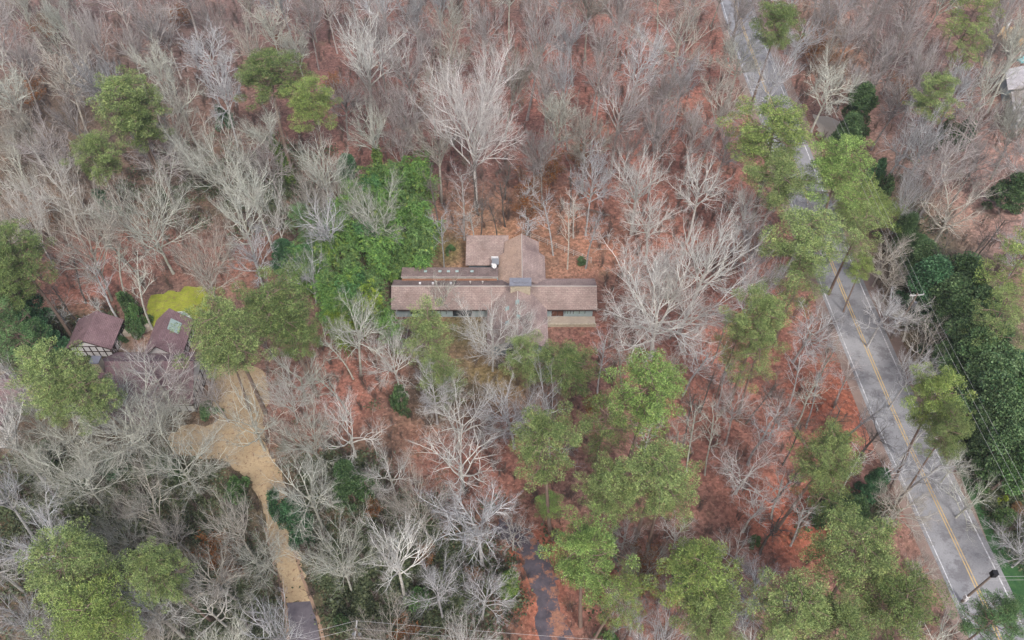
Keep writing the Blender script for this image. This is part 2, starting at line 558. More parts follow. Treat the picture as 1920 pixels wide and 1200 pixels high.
# walls
w = MB()
w.box(-19.0, 84.6, 0, .5, 89.4, 2.8)
w.box(2, 84.6, 0, 13.2, 89.9, 2.75)
w.box(-3.3, 76.6, 0, 5.1, 84.7, 2.7)
w.box(-1.8, 89.8, 0, 5.1, 95.4, 3.1)
w.build("wall", M['wall_blue'], house)
w = MB(); w.box(-7.4, 94.4, 0, -1.0, 99.2, 2.38); w.box(-7.4, 99.2, 0, -.8, 99.5, 3.6)
w.box(-1.0, 95.2, 0, 4.3, 98.0, 3.3)
w.prism([(-7.42, 94.4, 2.38), (-7.42, 99.5, 3.62), (-7.42, 99.5, 2.38)], (.2, 0, 0))
w.build("wall", M['wall_dark'], house, "slate coloured rear wall")
w = MB(); w.prism([(-3.3, 76.62, 2.7), (RX - .75, 76.62, 5.1), (5.1, 76.62, 2.7)], (0, .2, 0))
w.prism([(13.18, 84.7, 2.7), (13.18, 87.2, 4.3), (13.18, 89.9, 3.0)], (-.2, 0, 0))
w.prism([(-18.98, 84.7, 2.7), (-18.98, 87.2, 4.3), (-18.98, 89.6, 3.3)], (.2, 0, 0))
w.build("gable_wall", M['wall_blue'], house); w = MB()
w.prism([(-1.2, 97.98, 3.4), (RX, 97.98, 5.3), (4.4, 97.98, 3.4)], (0, -.2, 0))
w.build("gable_wall", M['wall_blue'], house)


def roof_plane(name, pts, m, label=None, th=.18):
    q = MB(); q.prism(pts, (0, 0, -th)); return q.build(name, m, house, label)


r1 = roof_plane("roof", [(-19.6, 83.9, 2.65), (.6, 83.9, 2.65), (.6, 87.2, 4.62), (-19.6, 87.2, 4.62)], M['roof'], "long brown shingle slope over the front")
roof_plane("roof", [(-19.6, 87.2, 4.62), (0.6, 87.2, 4.62), (0.6, 89.75, 3.42), (-19.6, 89.75, 3.42)], M['roof_grey'], "narrow grey slope behind the ridge")
roof_plane("roof", [(1.2, 83.9, 2.65), (13.8, 83.9, 2.65), (13.8, 87.2, 4.62), (1.2, 87.2, 4.62)], M['roof'])
roof_plane("roof", [(1.2, 87.2, 4.62), (13.8, 87.2, 4.62), (13.8, 90.5, 2.9), (1.2, 90.5, 2.9)], M['roof_purple'], "purplish weathered rear slope")
FX = .9
roof_plane("roof", [(-3.95, 75.9, 2.62), (-3.95, 85.6, 2.62), (FX, 88.2, 5.42), (FX, 75.9, 5.42)], M['roof'])
roof_plane("roof", [(5.68, 75.9, 2.62), (5.68, 85.6, 2.62), (FX, 88.2, 5.42), (FX, 75.9, 5.42)], M['roof_purple'])
roof_plane("roof", [(RX, 87.9, 5.62), (RX, 98.4, 5.62), (-1.32, 98.4, 3.66), (-1.32, 95.9, 3.66), (-2.3, 95.6, 3.02), (-2.3, 90.2, 3.02), (-1.6, 88.6, 3.48)], M['roof_straw'], "slope coated with orange pine straw")
roof_plane("roof", [(RX, 87.9, 5.62), (RX, 98.4, 5.62), (4.62, 98.4, 3.66), (4.62, 95.9, 3.66), (5.6, 95.6, 3.02), (5.6, 90.2, 3.02), (4.9, 88.6, 3.48)], M['roof_purple'], "weathered purplish slope with vertical courses")
roof_plane("roof", [(-7.9, 94.0, 2.5), (-.6, 94.0, 2.5), (-.6, 99.8, 3.92), (-7.9, 99.8, 3.92)], M['roof'])
q = MB()
q.box(-18.0, 89.86, 3.1, -2.32, 91.6, 4.1)
q.build("wall", M['wall_blue'], house, "pale clerestory wall above the rear slope")
roof_plane("roof", [(-18.3, 89.6, 4.36), (-2.3, 89.6, 4.36), (-2.3, 91.9, 4.14), (-18.3, 91.9, 4.14)], M['roof_grey'], "flat grey clerestory roof")
q = MB()
for a, b_ in ((-19.6, .2), (3.1, 13.8)): q.box(a, 87.12, 4.6, b_, 87.28, 4.68)
q.tube([(FX, 75.9, 5.44), (FX, 85.4, 5.44)], .08, 5)
q.tube([(RX, 88, 5.64), (RX, 98.4, 5.64)], .08, 5)
q.build("ridge_cap", M['trim'], house)
q = MB(); q.box(-18.2, 89.42, 3.5, -2.5, 89.84, 3.6)
q.build("leaf_filled_gutter", M['litterroof'], house, "gutter full of orange fallen leaves")
q = MB(); q.box(-18.3, 89.5, 4.2, -2.3, 89.58, 4.34); q.box(-18.2, 89.81, 3.6, -2.5, 89.85, 3.72)
q.build("trim_board", M['trim'], house)
for a, b_ in ((-17.3, -15.6), (-14.2, -12.5), (-11.2, -9.0), (-7.6, -6.0), (-4.9, -3.2)):
    q = MB(); q.box(a, 89.82, 3.74, b_, 89.88, 4.1)
    fr = q.build("window", M['glass'], house)
for px_ in (798, 825, 841, 857, 885):
    a = P(px_, 510, 4.3).x
    q = MB(); q.box(a - .32, 90.4, 4.22, a + .32, 90.95, 4.48); s_ = q.build("skylight", M['roof_grey'], house)
    q = MB(); q.box(a - .26, 90.45, 4.482, a + .26, 90.9, 4.5); q.build("glass", M['skyglass'], s_)
for px_, k in ((788, 0), (812, 0), (846, 0), (818, 1), (882, 1), (905, 1), (854, 2)):
    a = P(px_, 533, 4).x
    if k == 0:
        q = MB(); q.box(a - .17, 87.9, 4.1, a + .17, 88.25, 4.5); q.build("roof_vent", M['white'], house, "small white box vent")
    else:
        q = MB(); q.tube([(a, 88.3, 4.0), (a, 88.3, 4.45)], .09, 8); q.tube([(a, 88.3, 4.42), (a, 88.3, 4.55)], .16, 8)
        q.build("roof_vent", M['trim'] if k == 1 else M['black'], house)
for px_, py_ in ((951, 578), (970, 573), (951, 605), (972, 600)):
    a = P(px_, py_, 4.6)
    dz = (a.x - FX) * -.58
    zt = 5.42 - abs(a.x - FX) * .577
    q = MB(); q.prism([(a.x - .3, a.y - .35, zt + .17 + (.17 if a.x < FX else -.17) * -1), (a.x + .3, a.y - .35, zt + .17 + (.17 if a.x < FX else -.17)), (a.x + .3, a.y + .35, zt + .17 + (.17 if a.x < FX else -.17)), (a.x - .3, a.y + .35, zt + .17 - (.17 if a.x < FX else -.17))], (0, 0, -.3))
    q.build("skylight", M['skyglass'], house)
# chimney
q = MB(); q.box(-.25, 85.55, 3.5, 2.95, 86.9, 6.55)
ch = q.build("chimney", M['stone'], house)
q = MB(); q.box(-.4, 85.4, 6.55, 3.1, 87.1, 6.75); q.box(.2, 85.9, 6.75, 1.2, 86.5, 6.95); q.box(1.6, 85.9, 6.75, 2.5, 86.5, 6.92)
q.build("chimney_cap", M['cap'], ch)
# small lean-to roof and white duct beside the dish
q = MB(); q.prism([(-3.4, 93.0, 3.7), (-2.2, 93.0, 3.7), (-2.2, 94.2, 4.1), (-3.4, 94.2, 4.1)], (0, 0, -.15))
q.build("vent_hood", M['metal'], house)
q = MB(); q.box(-3.5, 94.1, 3.6, -2.3, 94.35, 4.25); q.tube([(-3.3, 92.7, 3.4), (-3.3, 92.7, 4.1)], .2, 8)
q.build("duct", M['white'], house)
# front openings
for a, b_, z0, z1, nm, mt in ((6.55, 8.35, .3, 2.3, "door", 'door'), (8.7, 9.5, .9, 2.2, "window", 'skyglass'), (10.1, 11.9, .9, 2.2, "window", 'skyglass'), (-9.6, -6.6, .3, 2.4, "window", 'glass'), (-12.5, -10.8, .8, 2.3, "window", 'skyglass'), (-16.5, -14.5, .8, 2.3, "window", 'glass')):
    q = MB(); q.box(a, 84.52, z0, b_, 84.62, z1); d_ = q.build(nm, M[mt], house)
    q = MB()
    for xx in (a - .08, (a + b_) / 2 - .04, b_): q.box(xx, 84.48, z0, xx + .08, 84.56, z1)
    q.box(a - .08, 84.47, z1 - .02, b_ + .08, 84.57, z1 + .07)
    q.build("frame", M['timber'], d_)
q = MB(); q.box(-.8, 76.5, .4, 2.6, 76.6, 2.5); q.build("window", M['glass'], house)
q = MB()
for x0, x1, y in ((-19.6, -4.0, 83.86), (5.7, 13.8, 83.86)): q.box(x0, y - .1, 2.45, x1, y, 2.6)
q.build("gutter", M['timber'], house)
q = MB(); q.box(5.4, 82.7, 0, 13.6, 84.5, .22); q.build("terrace", M['concrete'], house)
q = MB(); q.box(5.3, 82.4, 0, 13.7, 82.65, .7)
o = q.build("retaining_wall", M['stone']); tag(o, "low stone retaining wall in front of the brown house's right wing terrace", "wall")

dish = empty("satellite_dish", (P(927, 501, 4.6).x, 91.3, 4.14), "white satellite dish on the clerestory roof of the brown house", "satellite dish")
q = MB(); q.tube([(dish.location.x, 91.3, 4.1), (dish.location.x, 91.3, 5.1)], .05, 6); q.build("mast", M['metal'], dish)
q = MB()
c0 = Vector((dish.location.x, 91.2, 5.2)); nrm = Vector((.15, -.75, .65)).normalized(); u_ = nrm.cross(Vector((0, 0, 1))).normalized(); w_ = nrm.cross(u_)
rings = []
for k in range(4):
    rr = .4 * k / 3
    rings.append([c0 + nrm * (rr * rr * .45) + (u_ * math.cos(j * math.pi / 8) + w_ * math.sin(j * math.pi / 8)) * max(rr, .01) for j in range(16)])
for ra, rb in zip(rings, rings[1:]):
    for j in range(16): q.face([ra[j], ra[(j + 1) % 16], rb[(j + 1) % 16], rb[j]])
q.build("reflector", M['white'], dish)
q = MB(); q.tube([c0 + w_ * .3, c0 + nrm * .55], .025, 5); q.build("feed_arm", M['metal'], dish)

# wire fence running off behind the house
f0, f1 = P(979, 440), P(1108, 493)
fence = empty("wire_fence", f0, "thin wire fence slanting through leaf litter behind the brown house's rear gable", "fence")
n = 9
fp = [f0.lerp(f1, k / (n - 1)) for k in range(n)]
for a in fp:
    q = MB(); q.box(a.x - .05, a.y - .05, -.2, a.x + .05, a.y + .05, 1.35); q.build("post", M['trim'], fence)
q = MB()
for z in (.5, .9, 1.3): q.tube([Vector((a.x, a.y, z)) for a in fp], .035, 4)
q.build("rail", M['trim'], fence)

# ------------------------------------------------------------ the half-timbered house on the left
tud = empty("tudor_house", (-56, 70, 0), "half-timbered house with maroon roofs and white walls beside the tan driveway", "house")
outb = empty("garden_house", (-66.5, 79, 0), "small maroon roofed outbuilding with white half-timbered end under the leaning trunk", "outbuilding")


def gable(x0, x1, y0, y1, ze, zr, along='y', ov=.45, root=tud, east=True, south=True, timber=True):
    q = MB(); q.box(x0, y0, 0, x1, y1, ze)
    if along == 'y':
        xm = (x0 + x1) / 2
        for y, d in ((y0, .15), (y1, -.15)): q.prism([(x0, y, ze), (xm, y, zr - .25), (x1, y, ze)], (0, d, 0))
    else:
        ym = (y0 + y1) / 2
        for x, d in ((x0, .15), (x1, -.15)): q.prism([(x, y0, ze), (x, ym, zr - .25), (x, y1, ze)], (d, 0, 0))
    wall = q.build("wall", M['white'], root)
    q = MB()
    if timber:
        if east:
            L_ = y1 - y0; k = max(2, round(L_ / 1.1))
            for i in range(k + 1):
                y = y0 + (L_ - .16) * i / k; q.box(x1 - .02, y, 0, x1 + .06, y + .16, ze)
            for z in (.1, ze * .5, ze - .2): q.box(x1 - .015, y0 + .01, z, x1 + .055, y1 - .01, z + .17)
            for i in range(0, k, 2):
                y = y0 + L_ * i / k; q.prism([(x1 + .05, y + .2, .25), (x1 + .05, y + .4, .25), (x1 + .05, y + L_ / k, ze * .5), (x1 + .05, y + L_ / k - .2, ze * .5)], (-.06, 0, 0))
        if south:
            L_ = x1 - x0; k = max(2, round(L_ / 1.1))
            for i in range(k + 1):
                x = x0 + (L_ - .16) * i / k; q.box(x, y0 - .06, 0, x + .16, y0 + .02, ze)
            for z in (.1, ze * .5, ze - .2): q.box(x0 + .01, y0 - .055, z, x1 - .01, y0 + .015, z + .17)
        q.build("timber_frame", M['timber'], wall)
    if along == 'y':
        xm = (x0 + x1) / 2; s = (zr - ze) / (xm - x0); a = ze - ov * s
        for sx, xe in ((-1, x0 - ov), (1, x1 + ov)):
            q = MB(); q.prism([(xe, y0 - ov, a), (xe, y1 + ov, a), (xm, y1 + ov, zr), (xm, y0 - ov, zr)], (0, 0, -.16)); q.build("roof", M['maroon'], root)
        q = MB()
        for ye in (y0 - ov - .03, y1 + ov - .03):
            q.prism([(x0 - ov, ye, a - .02), (xm, ye, zr - .02), (xm, ye, zr - .24), (x0 - ov, ye, a - .24)], (0, .06, 0))
            q.prism([(x1 + ov, ye, a - .02), (xm, ye, zr - .02), (xm, ye, zr - .24), (x1 + ov, ye, a - .24)], (0, .06, 0))
        q.build("bargeboard", M['timber'], root)
    else:
        ym = (y0 + y1) / 2; s = (zr - ze) / (ym - y0); a = ze - ov * s
        for ye in (y0 - ov, y1 + ov):
            q = MB(); q.prism([(x0 - ov, ye, a), (x1 + ov, ye, a), (x1 + ov, ym, zr), (x0 - ov, ym, zr)], (0, 0, -.16)); q.build("roof", M['maroon'], root)
    q = MB()
    for k in range(3): 
        if along == 'y' and east:
            y = y0 + (y1 - y0) * (k + .5) / 3; q.box(x1 + .0, y - .35, .9, x1 + .04, y + .35, 1.9)
    if q.v: q.build("window", M['glass'], wall)
    return wall


gable(-68.9, -62.6, 76.2, 81.4, 2.9, 4.7, 'y', root=outb)
gable(-56.4, -51.3, 74.5, 81.2, 3.1, 5.6, 'y')
gable(-60.5, -47.2, 66.0, 74.6, 3.2, 6.8, 'x', east=True)
gable(-59.5, -53.0, 62.0, 67.0, 3.0, 5.7, 'y', east=True)
gable(-76.0, -60.4, 65.6, 71.0, 2.9, 5.2, 'x', east=False)
gable(-78.8, -74.2, 62.6, 67.5, 2.8, 5.0, 'y', east=True)
# canted glass bay with skylight on the middle gable
q = MB()
bay = [(-55.6, 81.4), (-54.9, 83.2), (-52.9, 83.4), (-51.6, 82.4), (-51.5, 81.3)]
q.prism([(x, y, 2.6) for x, y in bay], (0, 0, -2.6))
bw = q.build("bay_window", M['skyglass'], tud)
q = MB()
apex = (-53.6, 81.5, 3.7)
for a, b_ in zip(bay, bay[1:]): q.prism([(a[0], a[1], 2.7), (b_[0], b_[1], 2.7), apex], (0, 0, -.08))
q.build("glass_roof", M['skyglass'], bw)
q = MB()
for a in bay: q.tube([(a[0], a[1], 0), (a[0], a[1], 2.7), apex], .08, 4)
q.tube([(x, y, 2.72) for x, y in bay], .1, 4)
q.build("frame", M['white'], bw)
q = MB(); q.prism([(-53.2, 77.8, 5.25), (-51.9, 77.8, 4.02), (-51.9, 79.9, 4.02), (-53.2, 79.9, 5.25)], (0, 0, -.15)); q.build("skylight", M['skyglass'], tud)
q = MB(); q.box(-61.0, 69.0, 3.5, -59.8, 70.2, 8.0); ch = q.build("chimney", M['stone'], tud)
q = MB(); q.box(-61.1, 68.9, 8.0, -59.7, 70.3, 8.15); q.build("chimney_cap", M['cap'], ch)
q = MB(); q.box(-46.2, 65.6, 0, -45.9, 74.2, .5)
o = q.build("garden_wall", M['concrete']); tag(o, "low pale wall between the half-timbered end wall and the tan driveway", "wall")
q = MB()
for a, b_ in (((905, 355), (1060, 335)), ((1060, 335), (1130, 300))):
    a = P(a[0] / 4, 540 + a[1] / 4); b_ = P(b_[0] / 4, 540 + b_[1] / 4)
    d = (b_ - a).normalized(); s = Vector((-d.y, d.x, 0)) * .45
    q.prism([a - s + Vector((0, 0, .9)), b_ - s + Vector((0, 0, .9)), b_ + s + Vector((0, 0, .9)), a + s + Vector((0, 0, .9))], (0, 0, -1))
o = q.build("terrace_wall", M['concrete']); tag(o, "grey garden wall linking the outbuilding and the glazed bay", "wall")
lp = P(155, 605)
q = MB(); q.prism([(lp.x - .9, lp.y - .3, .5), (lp.x + .1, lp.y - .7, .5), (lp.x + .9, lp.y + .1, .5), (lp.x + .1, lp.y + .6, .5), (lp.x - .6, lp.y + .5, .5)], (0, 0, -.5))
q.box(lp.x - .2, lp.y - .1, .5, lp.x + .3, lp.y + .3, .65)
o = q.build("covered_grill", M['white']); tag(o, "small white covered item in leaf litter behind the maroon outbuilding", "cover")

# ------------------------------------------------------------ house, pool and slivers at the upper right corner
h2 = empty("neighbour_house", (115, 142, 0), "pale grey roofed house cut by the photo's upper right edge", "house")
a, b_, c_, d_ = P(1884, 130, 4), P(1945, 118, 4), P(1950, 160, 4), P(1890, 168, 4)
q = MB(); q.prism([a, b_, c_, d_], (0, 0, -.2)); q.build("roof", M['pale_roof'], h2)
q = MB(); q.prism([P(1889, 135, 3.7), P(1945, 124, 3.7), P(1948, 156, 3.7), P(1893, 164, 3.7)], (0, 0, -3.7)); q.build("wall", M['wall_blue'], h2)
q = MB(); q.prism([P(1896, 172, 3), P(1950, 165, 3), P(1956, 222, 3), P(1902, 228, 3)], (0, 0, -.2)); q.build("roof", M['pale_roof'], h2)
q = MB(); q.prism([P(1900, 177, 2.7), P(1950, 170, 2.7), P(1954, 216, 2.7), P(1905, 222, 2.7)], (0, 0, -2.7)); q.build("wall", M['wall_blue'], h2)
q = MB(); q.prism([P(1905, 108, .35), P(1925, 100, .35), P(1945, 104, .35), P(1945, 114, .35), P(1915, 116, .35)], (0, 0, -.4))
o = q.build("garden_pool", M['pool']); tag(o, "small turquoise pool in the yard above the pale roofed house", "pool")
for a, b_, lb in (((1887, 55), (1897, 36), "short white post leaning over the tan yard at the top right corner"), ((1868, 66), (1873, 55), "small white stub at the near edge of the tan yard"), ((1851, 99), (1856, 86), "pale stub in the dark shrubs below the tan yard")):
    a = P(*a); b_ = P(b_[0], b_[1], 1.5)
    q = MB(); q.tube([a, b_], [.22, .14], 7); o = q.build("white_post", M['white']); tag(o, lb, "post")

# ------------------------------------------------------------ kerb of the garden at the right, poles and wires
kp = [P(x, y) for x, y in [(1819, 800), (1830, 825), (1842, 848), (1852, 862), (1864, 878), (1874, 893), (1884, 905), (1900, 915), (1920, 923), (1950, 932)]]
q = MB()
for a, b_ in zip(kp, kp[1:]):
    d = (b_ - a).normalized(); s = Vector((-d.y, d.x, 0)) * .22
    q.prism([a - s + Vector((0, 0, .5)), b_ - s + Vector((0, 0, .5)), b_ + s + Vector((0, 0, .5)), a + s + Vector((0, 0, .5))], (0, 0, -.6))
o = q.build("garden_kerb", M['concrete']); tag(o, "pale curving stone garden kerb in front of the tall green hedge trees", "wall")
a = P(1866, 866)
q = MB(); q.box(a.x - .6, a.y - .4, 0, a.x + .45, a.y + .5, .95); q.box(a.x - .65, a.y - .45, .95, a.x + .5, a.y + .55, 1.02)
o = q.build("utility_box", M['white']); tag(o, "white utility box standing on the curved garden kerb", "utility box")


def pole(name, base, h, label, arm=None, arm_z=None):
    t = empty(name, base, label, "utility pole")
    q = MB(); q.tube([base + Vector((0, 0, -.5)), base + Vector((0, 0, h))], [.17, .12], 8); q.build("shaft", M['pole'], t)
    if arm:
        z = h - .4; d = Vector(arm)
        q = MB(); s = Vector((-d.y, d.x, 0)).normalized() * .07
        a, b_ = base - d, base + d
        q.prism([a - s + Vector((0, 0, z + .12)), b_ - s + Vector((0, 0, z + .12)), b_ + s + Vector((0, 0, z + .12)), a + s + Vector((0, 0, z + .12))], (0, 0, -.14)); q.build("crossarm", M['wire'], t)
        for k in (-.95, 0.0, .95):
            e = base + d * k
            q = MB(); q.tube([e + Vector((0, 0, z + .12)), e + Vector((0, 0, z + .38))], [.09, .06], 6); q.build("insulator", M['white'], t)
    return t


def wire(a, b_, sag, label, r=.015):
    n = 16
    q = MB(); q.tube([a.lerp(b_, k / n) + Vector((0, 0, -4 * sag * (k / n) * (1 - k / n))) for k in range(n + 1)], r, 4)
    o = q.build("power_wire", M['wire']); tag(o, label, "wire", "overhead wires")
    return o


pa = P(1719, 553, 10.6); pa.z = 0
t = pole("utility_pole", pa, 10.9, "utility pole with pale crossarm standing against the dark hedge trees right of the road", (1.05, .1, 0))
q = MB(); q.tube([pa + Vector((.25, -.3, 8.4)), pa + Vector((.25, -.3, 9.3))], .22, 10); q.build("transformer", M['metal'], t)
for k, lb in ((-1, "inner"), (.1, "middle"), (1, "outer")):
    a = pa + Vector((k, .1 * k, 10.9))
    wire(a, Vector((68.5 + k * 1.1, -14, 10.8)), 1.0, f"thin {lb} power wire coming down from the crossarm toward the garden kerb")
    wire(a, Vector((61.5 + k, 190, 10.8)), 1.0, f"thin {lb} power wire running from the crossarm over the far verge")
pb = P(1803, 1128); pb.z = 0
t = pole("utility_pole", pb, 9.0, "dark utility pole leaning across the road lines near the lower right corner")
q = MB(); q.box(pb.x - .3, pb.y - .3, 8.4, pb.x + .3, pb.y + .3, 9.3); q.build("black_cap", M['black'], t)
q = MB(); q.box(pb.x - .3, pb.y - .25, 1.1, pb.x + .2, pb.y + .2, 1.9); q.tube([pb + Vector((-.1, -.35, .3)), pb + Vector((-.1, -.35, 1.3))], .09, 6); q.build("meter_box", M['white'], t)
for z, lb in ((8.0, "upper"), (6.9, "lower")):
    wire(pb + Vector((0, 0, z)), Vector((95, pb.y + 1, z)), .4, f"{lb} thin wire leaving the dark pole across the road's right lane")
pc = P(667, 1181, 10.0); pc.z = 0
t = pole("utility_pole", pc, 10.3, "utility pole with pale crossarm at the bottom edge between the tan and leafy driveways", (.02, .95, 0))
for dx in (-.35, .35):
    q = MB(); q.tube([pc + Vector((dx, -.2, 8.2)), pc + Vector((dx, -.2, 9.2))], .2, 10); q.build("transformer", M['metal'], t)
for k, lb in ((.95, "far"), (.1, "middle"), (-.9, "near")):
    a = pc + Vector((0, k, 10.2))
    wire(a, Vector((-62, 20 + k, 10)), .8, f"{lb} power wire crossing the dark end of the tan driveway")
    wire(a, Vector((35, 27 + k, 10)), .8, f"{lb} power wire crossing the leafy driveway's bottom end")

# ------------------------------------------------------------ tree meshes
class Tubes:
    def __init__(self): self.b = {}

    def add(self, pts, rad, n):
        self.b.setdefault((len(pts), n), []).append((pts, rad))

    def arrays(self):
        V, Q, off = [], [], 0
        self.fine = []
        for (K, n), L in self.b.items():
            p = np.array([a for a, _ in L], float)              # M,K,3
            r = np.array([b for _, b in L], float)
            t = np.empty_like(p)
            t[:, 1:-1] = p[:, 2:] - p[:, :-2]; t[:, 0] = p[:, 1] - p[:, 0]; t[:, -1] = p[:, -1] - p[:, -2]
            t /= np.linalg.norm(t, axis=2, keepdims=True) + 1e-9
            ref = np.where(np.abs(t[..., 2:3]) < .9, np.array([0, 0, 1.]), np.array([1., 0, 0]))
            u = np.cross(t, ref); u /= np.linalg.norm(u, axis=2, keepdims=True) + 1e-9
            w = np.cross(t, u)
            a = np.arange(n) * 2 * math.pi / n
            ring = p[:, :, None] + r[:, :, None, None] * (np.cos(a)[None, None, :, None] * u[:, :, None] + np.sin(a)[None, None, :, None] * w[:, :, None])
            Mn = len(L)
            V.append(ring.reshape(-1, 3))
            base = off + (np.arange(Mn)[:, None, None] * K + np.arange(K - 1)[None, :, None]) * n
            j = np.arange(n)[None, None, :]; j2 = (j + 1) % n
            q = np.stack([base + j, base + j2, base + n + j2, base + n + j], -1).reshape(-1, 4)
            Q.append(q); off += Mn * K * n
            self.fine.append(np.full(len(q), 1 if K == 3 else 0, dtype=np.int32))
        return np.concatenate(V), np.concatenate(Q)


def perp(d, rg):
    a = Vector((rg.gauss(0, 1), rg.gauss(0, 1), rg.gauss(0, 1)))
    a -= d * a.dot(d)
    return a.normalized()


def grow(T, p, d, L, r, lvl, o, rg):
    K = (7, 6, 5, 4, 3, 3)[min(lvl, 5)]
    crook = o['crook'][min(lvl, len(o['crook']) - 1)]
    up = o['up'][min(lvl, len(o['up']) - 1)]
    pts, dirs = [p.copy()], [d.copy()]
    step = L / (K - 1)
    dd = d.copy()
    for i in range(K - 1):
        dd = (dd + perp(dd, rg) * crook * rg.uniform(.3, 1.2) + Vector((0, 0, up))).normalized()
        p = p + dd * step
        pts.append(p.copy()); dirs.append(dd.copy())
    tip = .62 if lvl == 0 else .35
    rad = [max(r * (1 - (1 - tip) * i / (K - 1)), o.get('rmin', .009)) for i in range(K)]
    if lvl == 0: rad[0] *= 1.35
    (T[0] if lvl <= 1 else T[1]).add([tuple(q) for q in pts], rad, (8, 6, 4, 3, 3, 3)[min(lvl, 5)])
    if lvl >= o['levels']: 
        o.setdefault('tips', []).append(pts[-1]); return
    n = o['kids'][lvl]
    lo = o['from'][min(lvl, len(o['from']) - 1)]
    for c in range(n):
        t = lo + (1 - lo) * (c + rg.random() * .8) / n if c < n - 1 else 1.0
        x = min(t, 1) * (K - 1); i = min(int(x), K - 2); fr = x - i
        q = pts[i].lerp(pts[i + 1], fr); pd = dirs[i + 1]
        ang = R(rg.uniform(*o['ang'][min(lvl, len(o['ang']) - 1)]))
        if c == n - 1 and lvl > 0: ang *= .35
        az = perp(pd, rg)
        if lvl >= 1: az = (az + Vector((0, 0, .35))); az = (az - pd * az.dot(pd)).normalized()
        if lvl == 0:
            phi = c * 2.4 + rg.uniform(-.5, .5); az = Vector((math.cos(phi), math.sin(phi), 0)); az = (az - pd * az.dot(pd)).normalized()
        nd = (pd * math.cos(ang) + az * math.sin(ang)).normalized()
        ratio = o['len'][lvl] * rg.uniform(.7, 1.15)
        if lvl == 0: nl = o['limb'] * rg.uniform(.75, 1.1) * (1.0 if c < n - 2 else .9)
        else: nl = L * ratio * (1.15 - .45 * t)
        grow(T, q, nd, nl, min(max(rad[i] * o['rr'], .011), rad[i] * .95), lvl + 1, o, rg)


PRO = {}


def finish(name, trunk_T, crown_T, extra=None):
    tv, tq = trunk_T.arrays(); cv, cq = crown_T.arrays()
    allv = np.concatenate([tv, cv])
    h = allv[:, 2].max()
    cz = np.percentile(cv[:, 2], 50)
    rad = np.percentile(np.hypot(cv[:, 0] - np.median(cv[:, 0]), cv[:, 1] - np.median(cv[:, 1])), 93)
    tm = np_mesh("trunk", tv, tq, True); tm.materials.append(M['bark'])
    cm = np_mesh("crown", cv, cq, True); cm.materials.append(M['branch']); cm.materials.append(M['twigs'])
    cm.polygons.foreach_set("material_index", np.concatenate(crown_T.fine))
    PRO[name] = dict(parts=[("trunk", tm), ("crown", cm)], h=h, cz=cz / h, r=rad, cx=float(np.median(cv[:, 0])), cy=float(np.median(cv[:, 1])))


def bare(name, seed, **o):
    rg = random.Random(seed)
    T = (Tubes(), Tubes())
    o['tips'] = []
    grow(T, Vector((0, 0, -.6)), Vector((rg.uniform(-.04, .04), rg.uniform(-.04, .04), 1)).normalized(), o['trunk'], o['r'], 0, o, rg)
    finish(name, *T)
    return o


VASE = dict(trunk=15, r=.36, limb=9, kids=(14, 6, 5, 4, 3), levels=5, crook=(.05, .12, .2, .3, .35), up=(.02, .06, .06, .05, .04), ang=((20, 66), (22, 45), (25, 50), (25, 55)),
            len=(1, .52, .55, .55, .6), rr=.6, **{'from': (.66, .25, .2)})
TULIP = dict(trunk=15, r=.34, limb=12.5, kids=(18, 9, 7, 5, 3), levels=5, crook=(.04, .1, .16, .25, .3), up=(.02, .07, .06, .05, .03), ang=((16, 58), (20, 42), (22, 45), (25, 50)),
             len=(1, .48, .5, .55, .6), rr=.5, **{'from': (.5, .2, .15)})
FAN = dict(trunk=9, r=.24, limb=10.5, kids=(13, 7, 6, 5, 3), levels=5, crook=(.06, .14, .22, .3, .35), up=(.02, .05, .05, .04, .03), ang=((24, 66), (22, 45), (25, 50), (25, 55)),
           len=(1, .5, .52, .55, .6), rr=.58, **{'from': (.5, .22, .15)})
OAK = dict(trunk=8, r=.36, limb=9, kids=(9, 6, 5, 4, 4), levels=5, crook=(.08, .3, .4, .45, .5), up=(.02, .04, .03, .04, .03), ang=((45, 80), (30, 60), (30, 65), (30, 65)),
           len=(1, .55, .58, .6, .6), rr=.56, **{'from': (.4, .3, .2)})
GEN = dict(trunk=12, r=.28, limb=7, kids=(12, 6, 6, 4, 3), levels=5, crook=(.06, .16, .25, .35, .4), up=(.02, .05, .05, .05, .04), ang=((25, 78), (25, 50), (28, 55), (30, 60)),
           len=(1, .52, .56, .6, .6), rr=.6, **{'from': (.6, .25, .2)})
SLIM = dict(trunk=13, r=.16, limb=3.2, kids=(10, 5, 4, 3), levels=4, crook=(.07, .2, .3, .4), up=(.02, .08, .06, .05), ang=((25, 60), (25, 55), (30, 60)),
            len=(1, .55, .6, .6), rr=.5, **{'from': (.5, .25, .2)})
for i in range(3): bare(f"vase{i}", 100 + i, **VASE)
FARV = dict(VASE, kids=(14, 7, 6, 5), levels=4, rr=.64, rmin=.021)
FARG = dict(GEN, kids=(13, 7, 6, 5), levels=4, rr=.64, rmin=.021)
GRAND = dict(FAN, kids=(14, 8, 7, 5, 4), r=.27)
for i in range(4): bare(f"farv{i}", 700 + i, **FARV); bare(f"farg{i}", 720 + i, **FARG)
bare("grand0", 650, **GRAND)
bare("tulip0", 600, **TULIP)
for i in range(6): bare(f"fan{i}", 500 + i, **FAN)
for i in range(4): bare(f"oak{i}", 200 + i, **OAK)
for i in range(7): bare(f"gen{i}", 300 + i, **GEN)
for i in range(4): bare(f"slim{i}", 400 + i, **SLIM)


